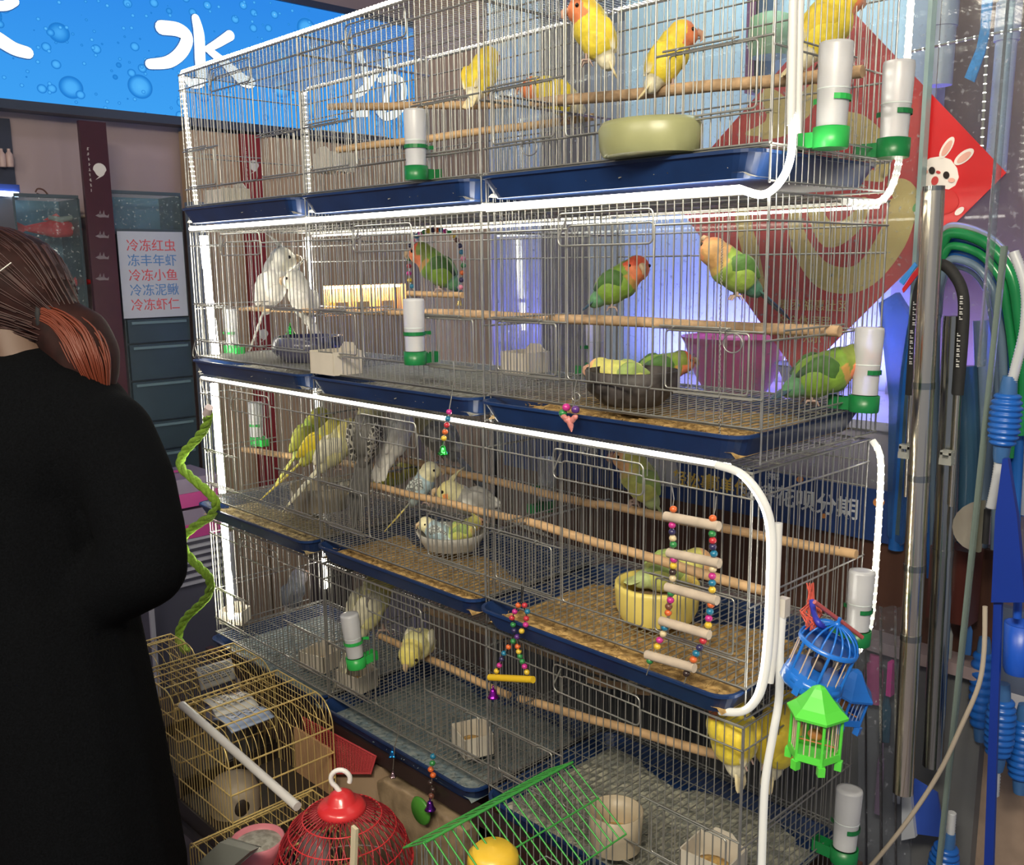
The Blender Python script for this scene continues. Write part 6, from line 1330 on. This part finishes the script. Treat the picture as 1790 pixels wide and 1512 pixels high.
obj('collar', rel(pn, B().tube([ctr + V((.085 * math.cos(a), .085 * math.sin(a), .012 * math.sin(a))) for a in [2 * PI * i / 24 for i in range(24)]], .022, 10, closed=True)), coat, pn)
for s in (1, -1):
    kn = hipc + sdv * s * .085; q = V((kn.x, kn.y, FZ)); obj('shoe', rel(pn, B().ball(q + fw * .05 + V((0, 0, .035)), (.13, .05, .035), 14, 8, Matrix((fw, sdv, (0, 0, 1))).transposed())), blk, pn)
# hair: cap, tail
b = B()
HR = lambda u, v, d, r, sc=(1, 1, 1): b.ball(at(u, v, D=d), tuple(r * x for x in sc), 16, 10)
for u, v, d, r in ((0, 492, 1.86, .106), (28, 497, 1.855, .100), (52, 512, 1.85, .086), (60, 540, 1.85, .072), (-30, 500, 1.87, .106), (30, 560, 1.85, .060), (80, 545, 1.845, .052)): HR(u, v, d, r)
ch([at(75, 552, D=1.84), at(112, 562, D=1.83), at(145, 585, D=1.825), at(160, 615, D=1.82), at(166, 645, D=1.82), at(172, 672, D=1.82), at(180, 690, D=1.82)], [.048, .046, .052, .052, .046, .032, .012]); ch([at(105, 580, D=1.83), at(140, 640, D=1.825), at(158, 668, D=1.82)], [.05, .046, .022])
hm_ = remesh(rel(pn, b), .007, 5, hair_m, 'hair')
rr = random.Random(2)
hobj = obj('hair', hm_, None, pn)
from mathutils.bvhtree import BVHTree
bv = BVHTree.FromPolygons([v.co.copy() for v in hm_.vertices], [tuple(p.vertices) for p in hm_.polygons]); tie = at(86, 553, D=1.83) - pl; hc = at(12, 500, D=1.86) - pl; bs = B()
for k in range(150):
    th_, ph_ = rr.uniform(-1.25, 1.25), rr.uniform(-.35, 1.3)
    d0 = (fw * math.cos(ph_) * math.cos(th_) + sdv * math.cos(ph_) * math.sin(th_) + EZ * math.sin(ph_)); d1 = (tie - hc).normalized(); pts = []
    for i in range(9):
        f = i / 8; dd = (d0 * (1 - f) + d1 * f); 
        if dd.length < .05: continue
        h_ = bv.ray_cast(hc + dd.normalized() * .4, -dd.normalized())
        if h_[0] is not None and (h_[0] - hc).length < .17: pts.append(h_[0] + dd.normalized() * .0008)
    if len(pts) > 4: bs.tube(bez(pts, 2), .0016, 4)
o = obj('combed_strands', bs, mat('hair_comb', (.040, .011, .009), .5, var=.4, vscale=30), hobj); o['kind'] = 'stuff'
b = B(); 
for k in range(70):
    f = rr.uniform(-.9, .9); g0 = rr.uniform(-.8, .8); pts = []
    for (u, v, d, r) in ((88, 550, 1.835, .046), (118, 562, 1.825, .048), (148, 588, 1.82, .054), (164, 622, 1.815, .052), (172, 655, 1.815, .040), (180, 690, 1.815, .018)): pts.append(at(u, v, D=d) + MR[0] * (f * r * .9) - MR[1] * (g0 * r * .35) - MR[2] * (r * math.sqrt(max(.02, 1 - f * f)) * .98))
    b.tube(bez(pts, 3), [.0016] * 15 + [.0006], 4)
o = obj('loose_strands', rel(pn, b), mat('hair_strand_lit', (.15, .028, .011), .5), pn); o['kind'] = 'stuff'  # reddish hair, brightened here for the orange light on its rim
obj('hair_tie', rel(pn, B().tube([at(88, 553, D=1.835) + (MR[1] * math.cos(a) + MR[2] * math.sin(a)) * .047 for a in [2 * PI * i / 16 for i in range(16)]], .006, 8, closed=True)), blk, pn)
obj('hair_pin', rel(pn, B().cyl(at(0, 474, D=1.745), at(20, 459, D=1.75), .0016, 6)), wire_m, pn)
